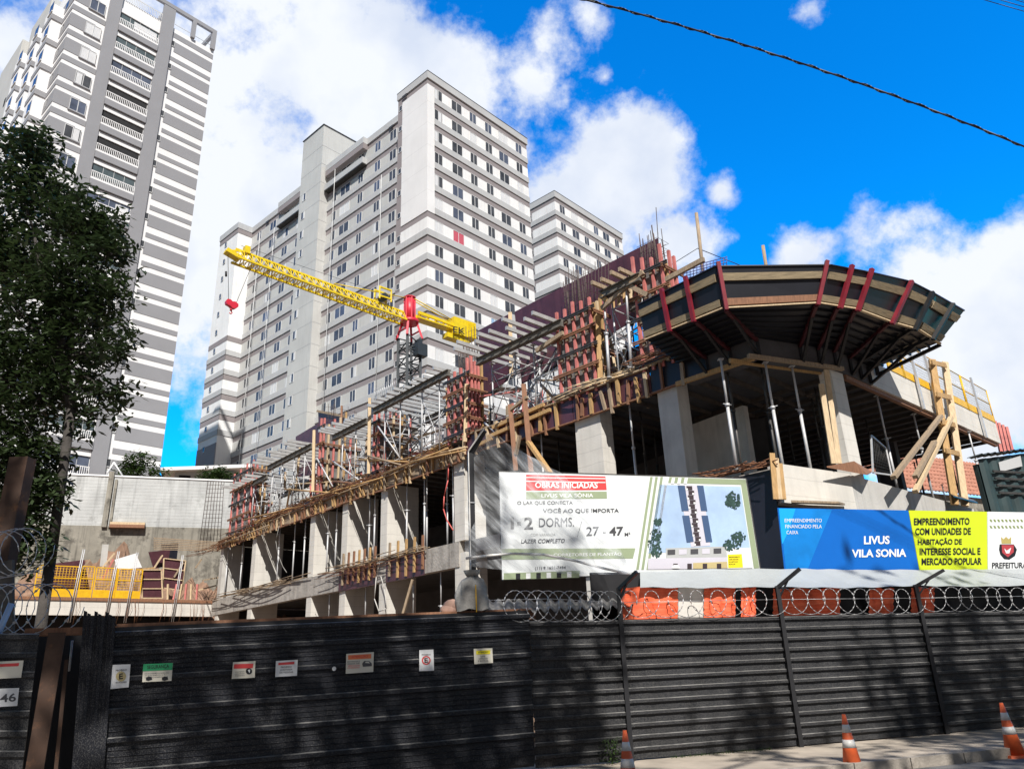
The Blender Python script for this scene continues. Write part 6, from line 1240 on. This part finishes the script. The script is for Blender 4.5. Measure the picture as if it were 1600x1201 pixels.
# yard slab edge with guard rails, debris
Y0, Y1 = onz(50, 935, 5.64), onz(336, 941, 5.64); YF = Fr(Y0, az_(Y0, Y1)); LY = float(np.linalg.norm(Y1 - Y0))
mb = MB(); mb.use(M['concw']); YF.box(mb, -6, LY, -.3, 0, 4.87, 5.64); sb = tag(mb.build('yard_slab', None, None), 'pale concrete slab edge of the yard left of the building', 'slab')
mb = MB(); mb.use(M['concd']); YF.box(mb, -6, LY, -9, -.31, 5.2, 5.6); mb.build('slab_deck', None, sb)
mb = MB(); mb.use(M['timb']); YF.box(mb, -6, LY, .0, .06, 5.6, 5.75); mb.build('edge_board', None, sb)
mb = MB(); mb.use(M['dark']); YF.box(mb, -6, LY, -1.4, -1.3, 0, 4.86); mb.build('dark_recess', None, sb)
hw = None
for k in range(26):
    mb = MB(); mb.use(M['rebar']); a = sr.uniform(0, LY); mb.path([YF.P(a, 5.7, .05), YF.P(a + .05, 5.3, .12), YF.P(a + sr.uniform(-.2, .2), 4.7 - sr.uniform(0, .5), .1)], .008, 4)
    tag(mb.build('hanging_wire', None), 'thin rusty wire hanging over the yard slab edge', 'wire', 'wires hanging over the yard slab edge')
def guard(x0, x1, yt, yb, label):
    a0 = YF.sz(x0, yb)[0]; a1 = YF.sz(x1, yb)[0]; zt_ = YF.sz(x0, yt)[1]; t = thing('guard_rail', YF.P((a0 + a1) / 2, 5.7), label, 'guard rail', 'yellow guard rails on the yard slab')
    mb = MB(); mb.use(M['yrail']); YF.box(mb, a0, a1, .0, .04, 5.76, 6.15); mb.build('toe_board', None, t)
    mb = MB(); mb.use(M['yrail'])
    for z in (zt_, (zt_ + 6.1) / 2): mb.bar(YF.P(a0, z, .02), YF.P(a1, z, .02), .05, .05)
    for a in (a0, a1): mb.bar(YF.P(a, 5.7, .02), YF.P(a, zt_, .02), .05, .05, YF.n)
    mb.build('rail_frame', None, t)
    mb = MB(); mb.use(M['yrail']); n = max(3, int((a1 - a0) / .14))
    for k in range(n): mb.tube(YF.P(a0 + (a1 - a0) * k / n, 6.15, .02), YF.P(a0 + (a1 - a0) * k / n, zt_, .02), .011, 4)
    for k in range(9): z = 6.15 + (zt_ - 6.15) * k / 9; mb.tube(YF.P(a0, z, .02), YF.P(a1, z, .02), .011, 4)
    mb.build('wire_mesh', None, t)
guard(52, 118, 882, 926, 'yellow guard rail at the left end of the yard slab, beside the stem'); guard(122, 142, 884, 926, 'narrow yellow guard rail next to the leftmost yellow one'); guard(145, 178, 886, 928, 'middle yellow guard rail of the yard slab'); guard(180, 218, 888, 928, 'rightmost yellow guard rail on the yard slab')
for i, x in enumerate((116, 172, 202, 275)):
    a = YF.sz(x, 930)[0]; mb = MB(); mb.use(M['galv']).tube(YF.P(a - .12, 4.5, .1), YF.P(a + .05, 8.2, .1), .022, 5); mb.tube(YF.P(a - .02, 4.5, .1), YF.P(a + .13, 8.2, .1), .022, 5); tag(mb.build('twin_tube_post', None), ('twin tube post by the leftmost yellow rail', 'twin tube post between yellow rails', 'twin tube post right of the yellow rails', 'twin tube post among pale frames')[i], 'post', 'twin tube posts of the yard slab')
def sheet_(label, q, off, m, name='plywood_sheet', fr=YF, frame=None, kind='plywood'):
    mb = MB(); w = [fr.px(*p, off) for p in q]; mb.use(M[m]).prism(w, -fr.n * .04); o = tag(mb.build(name, None), label, kind, 'stacked boards in the yard')
    if frame:
        mb = MB(); mb.use(M[frame])
        for i in range(4): mb.bar(w[i] + fr.n * .03, w[(i + 1) % 4] + fr.n * .03, .07, .05)
        for k in (1, 2): mb.bar(bil(w, 0, k / 3) + fr.n * .03, bil(w, 1, k / 3) + fr.n * .03, .05, .05)
        mb.build('frame', None, o)
sheet_('crimson plywood sheet leaning behind the leftmost yellow rail', [(84, 880), (132, 874), (140, 920), (70, 922)], -.8, 'ply'); sheet_('pale striped sheet lying tilted on the rubble', [(179, 874), (212, 864), (222, 886), (184, 890)], -1.5, 'offw', 'striped_sheet', kind='sheet'); sheet_('dark plywood panel with pale battens right of the yellow rails', [(220, 890), (252, 890), (254, 934), (222, 934)], -.2, 'ply', frame='timp'); sheet_('tall open panel frame with pale battens near the building', [(256, 872), (290, 876), (284, 922), (254, 918)], -.6, 'ply', frame='timp'); sheet_('dark purple sheet leaning on the soil near the frames', [(232, 862), (266, 858), (262, 884), (240, 888)], -2.5, 'ply')
sheet_('crooked dark sheet on top of the rubble heap', [(252, 850), (279, 848), (276, 876), (256, 872)], -3., 'plyn'); sheet_('grey board standing on the soil bank', [(160, 850), (170, 850), (166, 884), (156, 884)], -2.5, 'conc', 'grey_board', kind='board')
for i in range(12):
    x = 100 + sr.uniform(0, 220); y = 905 + sr.uniform(-22, 20); l = sr.uniform(15, 40); an = sr.uniform(-1.2, 1.2); o = -sr.uniform(.4, 2.2); mb = MB(); mb.use(M[sr.choice(['timp', 'tim', 'redt', 'timg'])]).bar(YF.px(x, y, o), YF.px(x + l * math.cos(an), y - abs(l * math.sin(an)), o), .08, .08); tag(mb.build('scrap_timber', None), 'scrap timber lying in the yard among boards and yellow rails', 'timber', 'scrap timbers in the yard')
for i in range(6):
    x = 262 + i * 9; mb = MB(); mb.use(M['redt' if i % 2 else 'timp']).bar(YF.px(x, 936, -.1), YF.px(x + sr.uniform(-4, 9), 912, -.1), .09, .09); tag(mb.build('trestle_leg', None), 'slanting pale leg of the low trestles beside the panel frames', 'timber', 'trestle legs beside the panel frames')
mb = MB(); mb.use(M['timg'])
for k in range(7): mb.bar(YF.px(240, 842 + k * 3 - 2, -1.5), YF.px(360, 848 + k * 2, -1.2), .05, .05)
tag(mb.build('lath_bundle', None), 'thin laths sticking out left from the slab end over the yard', 'timber')
mb = MB(); mb.use(M['rebard'])
for k in range(7): mb.tube(YF.px(310 + k * 5.5, 862, -2), YF.px(325 + k * 4.2, 752, -2), .02, 4)
for k in range(16): mb.tube(YF.px(325 - k * .95, 757 + k * 6.5, -2), YF.px(350 - k * .4, 757 + k * 6.5, -2), .012, 4)
tag(mb.build('rebar_cage', None), 'tall slim rebar cage standing before the block wall', 'rebar cage')
# tilted stay posts and the low house over the wall
hs_ = thing('low_house', WF.P(13, ZW - 1, -6), 'low white roofed house above the block wall', 'house'); hf = Fr(WF.P(0, 0, -6), az_(W0, W1)); h0 = hf.sz(272, 752)[0]; h1 = hf.sz(372, 750)[0]
mb = MB(); mb.use(M['tgrey']); hf.box(mb, h0, h1, -6, 0, ZW - 1, hf.sz(300, 734)[1] - .1); mb.build('wall', None, hs_)
mb = MB(); zr_ = hf.sz(300, 733)[1]; mb.use(M['offw']).hexa([hf.P(h0 - 1, zr_ - .35, .6), hf.P(h1 + 1, zr_ + .25, .6), hf.P(h1 + 1, zr_ + .25, -6), hf.P(h0 - 1, zr_ - .35, -6), hf.P(h0 - 1, zr_ - .1, .6), hf.P(h1 + 1, zr_ + .5, .6), hf.P(h1 + 1, zr_ + .5, -6), hf.P(h0 - 1, zr_ - .1, -6)]); mb.build('roof', None, hs_)
mb = MB(); mb.use(M['dark']); hf.box(mb, h0 + .3, h0 + 1.1, .0, .04, ZW - .5, zr_ - .5); mb.build('window', None, hs_)
mb = MB(); mb.use(M['offw']).tube(WF.px(166, 742, -.5), WF.px(178, 722, -.5), .05, 5); mb.tube(WF.px(178, 722, -.5), WF.px(192, 744, -.5), .05, 5); tag(mb.build('white_frame', None), 'small white triangular frame on top of the block wall', 'frame')
# tiled house and container at the right
TH = Fr(aty(1500, 800, 38), 62); th = thing('tiled_house', TH.P(0, 0), 'clay tiled house seen through the right wing of the building', 'house'); a0, a1 = TH.sz(1405, 790)[0], TH.sz(1640, 790)[0]; zt_ = TH.sz(1500, 722, -3)[1]; zb_ = TH.sz(1500, 772)[1]
mb = MB(); mb.use(M['tile']); n = 46
for k in range(n):
    u0 = a0 + (a1 - a0) * k / n; u1 = a0 + (a1 - a0) * (k + 1) / n; um = (u0 + u1) / 2; mb.poly(TH.P(u0, zb_, .0), TH.P(um, zb_ + .12, .0), TH.P(um, zt_ + .12, -3), TH.P(u0, zt_, -3)); mb.poly(TH.P(um, zb_ + .12, .0), TH.P(u1, zb_, .0), TH.P(u1, zt_, -3), TH.P(um, zt_ + .12, -3))
for k in range(9): z = zb_ + (zt_ - zb_) * k / 9; mb.bar(TH.P(a0, z + .09, -3 * k / 9), TH.P(a1, z + .09, -3 * k / 9), .06, .05)
mb.build('roof', None, th)
mb = MB(); mb.use(M['wallo']); TH.box(mb, a0 + .2, a1 - .2, -6, -.3, 0, zb_); mb.build('wall', None, th)
GCa, GCb = B2.px(1535, 790, -2.4), B2.px(1660, 790, -2.4); GF = Fr(GCa, FAZ)
g0, zg = GF.sz(1534, 742)[0], GF.sz(1560, 715)[1]; gc = thing('green_container', GF.P(g0 + 2, 3), 'dark green metal site container with a wavy roof at the right edge', 'container')
zsl = GF.sz(1600, 700)[1] - GF.sz(1540, 722)[1]
mb = MB(); mb.use(M['greenm']); n = 40; rows = []
for z in (3.2, zg - .08): rows.append([GF.P(g0 + k * .12, z + (.0 if z < 4 else .035 * k * .12 * 4), .05 * (k % 4 in (1, 2))) for k in range(n)])
mb.sheet(rows); GF.box(mb, g0, g0 + 5, -.2, -.06, 3.2, zg - .2); mb.build('container_wall', None, gc)
mb = MB(); mb.smooth = True; mb.use(M['greenm']); rows = [[GF.P(g0 - .1 + k * .06, zg + .14 * k * .06 + .03 * math.sin(k * 1.5), o) for k in range(90)] for o in (.2, -.25)]; mb.sheet(rows); mb.build('roof', None, gc)
mb = MB(); mb.use(M['dsteel'])
for k in range(4): z = zg - .42 - .2 * k; GF.box(mb, g0 + .35, g0 + 2.0, .06, .10, z - .03, z + .03)
mb.build('louvre', None, gc)
mb = MB(); q = [GF.px(*p, .08) for p in [(1560, 722), (1594, 712), (1597, 728), (1563, 737)]]; mb.use(M['band']).prism(q, GF.n * .01); mb.build('sign_plate', None, gc)
mb = MB(); line(mb, GF, 'SHOES', 1566, 727, 1586, 721, 4, .095, RED); mb.build('sign_print', None, gc) if False else None

# ------------------------------------------------------------------ vegetation
def leaves(mb, rng, c, r, n, s, droop=.35):
    for _ in range(n):
        while True:
            v = V(rng.uniform(-1, 1), rng.uniform(-1, 1), rng.uniform(-1, 1))
            if v @ v < 1: break
        p = c + v * r; a = rng.uniform(0, 6.283); u = V(math.cos(a), math.sin(a), rng.uniform(-.9, .35) - droop * .3); u /= np.linalg.norm(u); w = np.cross(u, V(rng.uniform(-.5, .5), rng.uniform(-.5, .5), 1)); w /= np.linalg.norm(w); l = s * rng.uniform(.7, 1.35); h = l * .2
        mb.poly(p, p + u * l * .45 + w * h, p + u * l, p + u * l * .45 - w * h)
def crown(name, rng, spheres, density, clr, ln, s, mt, parent, shell=.55):
    mb = MB(); mb.use(M[mt]); tips = []
    for c, r in spheres:
        n = int(density * r * r)
        for _ in range(n):
            d = V(rng.gauss(0, 1), rng.gauss(0, 1), rng.gauss(0, 1)); d /= np.linalg.norm(d); t = c + d * r * (shell + (1 - shell) * rng.random()); tips.append(t); leaves(mb, rng, t, clr * rng.uniform(.6, 1.3), ln, s)
    return mb.build(name, None, parent), tips
def limb(mb, rng, a, b, r0, r1, k=5, j=.12):
    pts = [a + (b - a) * i / k + V(rng.uniform(-1, 1), rng.uniform(-1, 1), rng.uniform(-1, 1)) * j * np.linalg.norm(b - a) / k * (0 < i < k) for i in range(k + 1)]; mb.path(pts, r0, 7, r1)
tr = random.Random(21)
TY = 15.5
tree = thing('leafy_tree', V(*aty(70, 975, TY)[:2], 0), 'large dark leafy tree at the left edge of the photo', 'tree')
SP = []
for (x, y, r, dy) in ((20, 250, 75, 0), (70, 300, 70, .3), (120, 340, 60, 0), (30, 380, 90, .8), (100, 430, 85, 0), (165, 400, 50, .3), (180, 460, 42, 0), (40, 500, 100, .5), (130, 520, 80, .3), (180, 545, 38, -.2), (20, 600, 90, 0), (100, 600, 60, .2), (30, 690, 75, 0), (-40, 400, 110, .5), (-50, 600, 110, .5), (175, 622, 34, 0), (130, 650, 26, .2), (5, 780, 60, -.2), (150, 350, 40, .3), (10, 860, 45, -.3), (55, 780, 45, -.2), (-10, 720, 70, 0), (30, 830, 40, -.4), (75, 850, 20, -.4), (60, 740, 50, 0), (60, 225, 30, 0), (190, 345, 18, .2), (60, 700, 30, -.2)):
    c = aty(x, y, TY + dy); SP.append((c, r * TY / F * 1.12))
cr_, tips = crown('crown', tr, SP, 82, .28, 16, .19, 'leaf', tree, .35)
mb = MB(); mb.use(M['bark']); base = V(*aty(70, 975, TY)[:2], 0); k1_ = aty(112, 640, TY); mb.path([base, V(*(base * .5 + k1_ * .5)[:2], 4), k1_, aty(100, 590, TY), aty(85, 500, TY + .3), aty(60, 400, TY + .3)], .12, 9, .06)
for c, r in SP[:16]: limb(mb, tr, aty(95, 560, TY + .1), c, .06, .015)
for _ in range(140): t = tr.choice(tips); c, r = min(SP, key=lambda q: np.linalg.norm(q[0] - t)); mb.path([c + (t - c) * .2, t], .014, 4, .006)
mb.build('trunk', None, tree)
rp_ = FG.px(18, 800, -1.2); mb = MB(); mb.use(M['rust']).bar(V(rp_[0], rp_[1], 1.), FG.px(36, 716, -1.2), .26, .2); tag(mb.build('rusty_stub_post', None), 'rusty square post under the tree at the far left', 'post')
mb = MB(); mb.use(M['dsteel']).bar(FG.px(-10, 880, -.8), FG.px(-10, 1000, -.8), .5, .05); tag(mb.build('meter_box', None), 'dark box behind the left fence under the tree', 'box')
def bush(name, label, cat, spx, Y, dens, ln, s, clr=.5, stem=None):
    t = thing(name, V(*aty(*stem, Y)[:2], ZW - .6) if stem else aty(spx[0][0], spx[0][1] + 20, Y), label, cat); S = [(aty(x, y, Y + dy), r * Y / F) for x, y, r, dy in spx]; _, tp = crown('crown', tr, S, dens, clr, ln, s, 'leaf2', t, .25)
    if stem:
        mb = MB(); mb.use(M['bark']); b0 = aty(*stem, Y)
        for c, r in S: limb(mb, tr, b0, c, .09, .02)
        mb.build('trunk', None, t)
bush('small_tree', 'small round tree on the terrace in front of the striped tower', 'tree', [(205, 725, 20, 0), (225, 720, 16, .5), (190, 735, 14, 0), (240, 738, 14, 0), (215, 738, 18, 0), (255, 742, 8, 0)], 52, 26, 22, .3, .5, (208, 755))
bush('hedge_bush', 'dense green hedge beside the low house over the wall', 'hedge', [(330, 742, 13, 0), (345, 738, 12, 0), (318, 748, 10, 0), (352, 748, 12, .5), (338, 750, 12, 0), (365, 745, 10, 0)], 51.6, 60, 26, .24, .35)
# tall street trees on the near pavement behind the viewer: they dapple the fence with shade
def street_tree(label, x, y, h, cr0, seed):
    g = random.Random(seed); t = thing('street_tree', V(x, y, 0), label, 'tree', 'tall street trees on the near pavement'); S = [(V(x + a, y + b, h + c), r) for a, b, c, r in cr0]; crown('crown', g, S, 5.5, .7, 20, .42, 'leaf', t, .3)
    mb = MB(); mb.use(M['bark']).path([V(x, y, 0), V(x + .1, y, h * .4), V(x, y + .1, h * .75)], .28, 10, .16)
    for c, r in S: limb(mb, g, V(x, y + .1, h * .72), c, .13, .03)
    mb.build('trunk', None, t)
STREET = [(2.2, -2.5, 15.5, [(0, 0, 0, 2.3), (-2.5, 1.0, -.8, 2.0), (0, 1.5, 1.6, 1.9), (-4.6, .2, .4, 1.9), (1, -2, .6, 1.8), (4.0, 1.2, .6, .9), (3.4, -1.2, -.4, .8)]), (10.4, -2.0, 16.0, [(0, 0, 0, 2.7), (-3.2, -1, -.6, 1.2), (2.8, .5, -.4, 2.3), (.5, 1.4, 1.8, 2.4), (5.5, .6, .4, 2.6)]), (-5.5, -3.5, 16.0, [(0, 0, 0, 2.6), (-2.6, .8, .2, 2.1), (2.2, .8, .4, 1.9), (0, 1.2, 1.7, 2.1)])]
for i, (x, y, h, c) in enumerate(STREET): street_tree(('tall street tree straight behind the viewpoint', 'tall street tree behind and right of the viewpoint', 'tall street tree behind and left of the viewpoint')[i], x, y, h, c, 40 + i)
for o in list(bpy.data.objects):
    if '_o' in o: del o['_o']
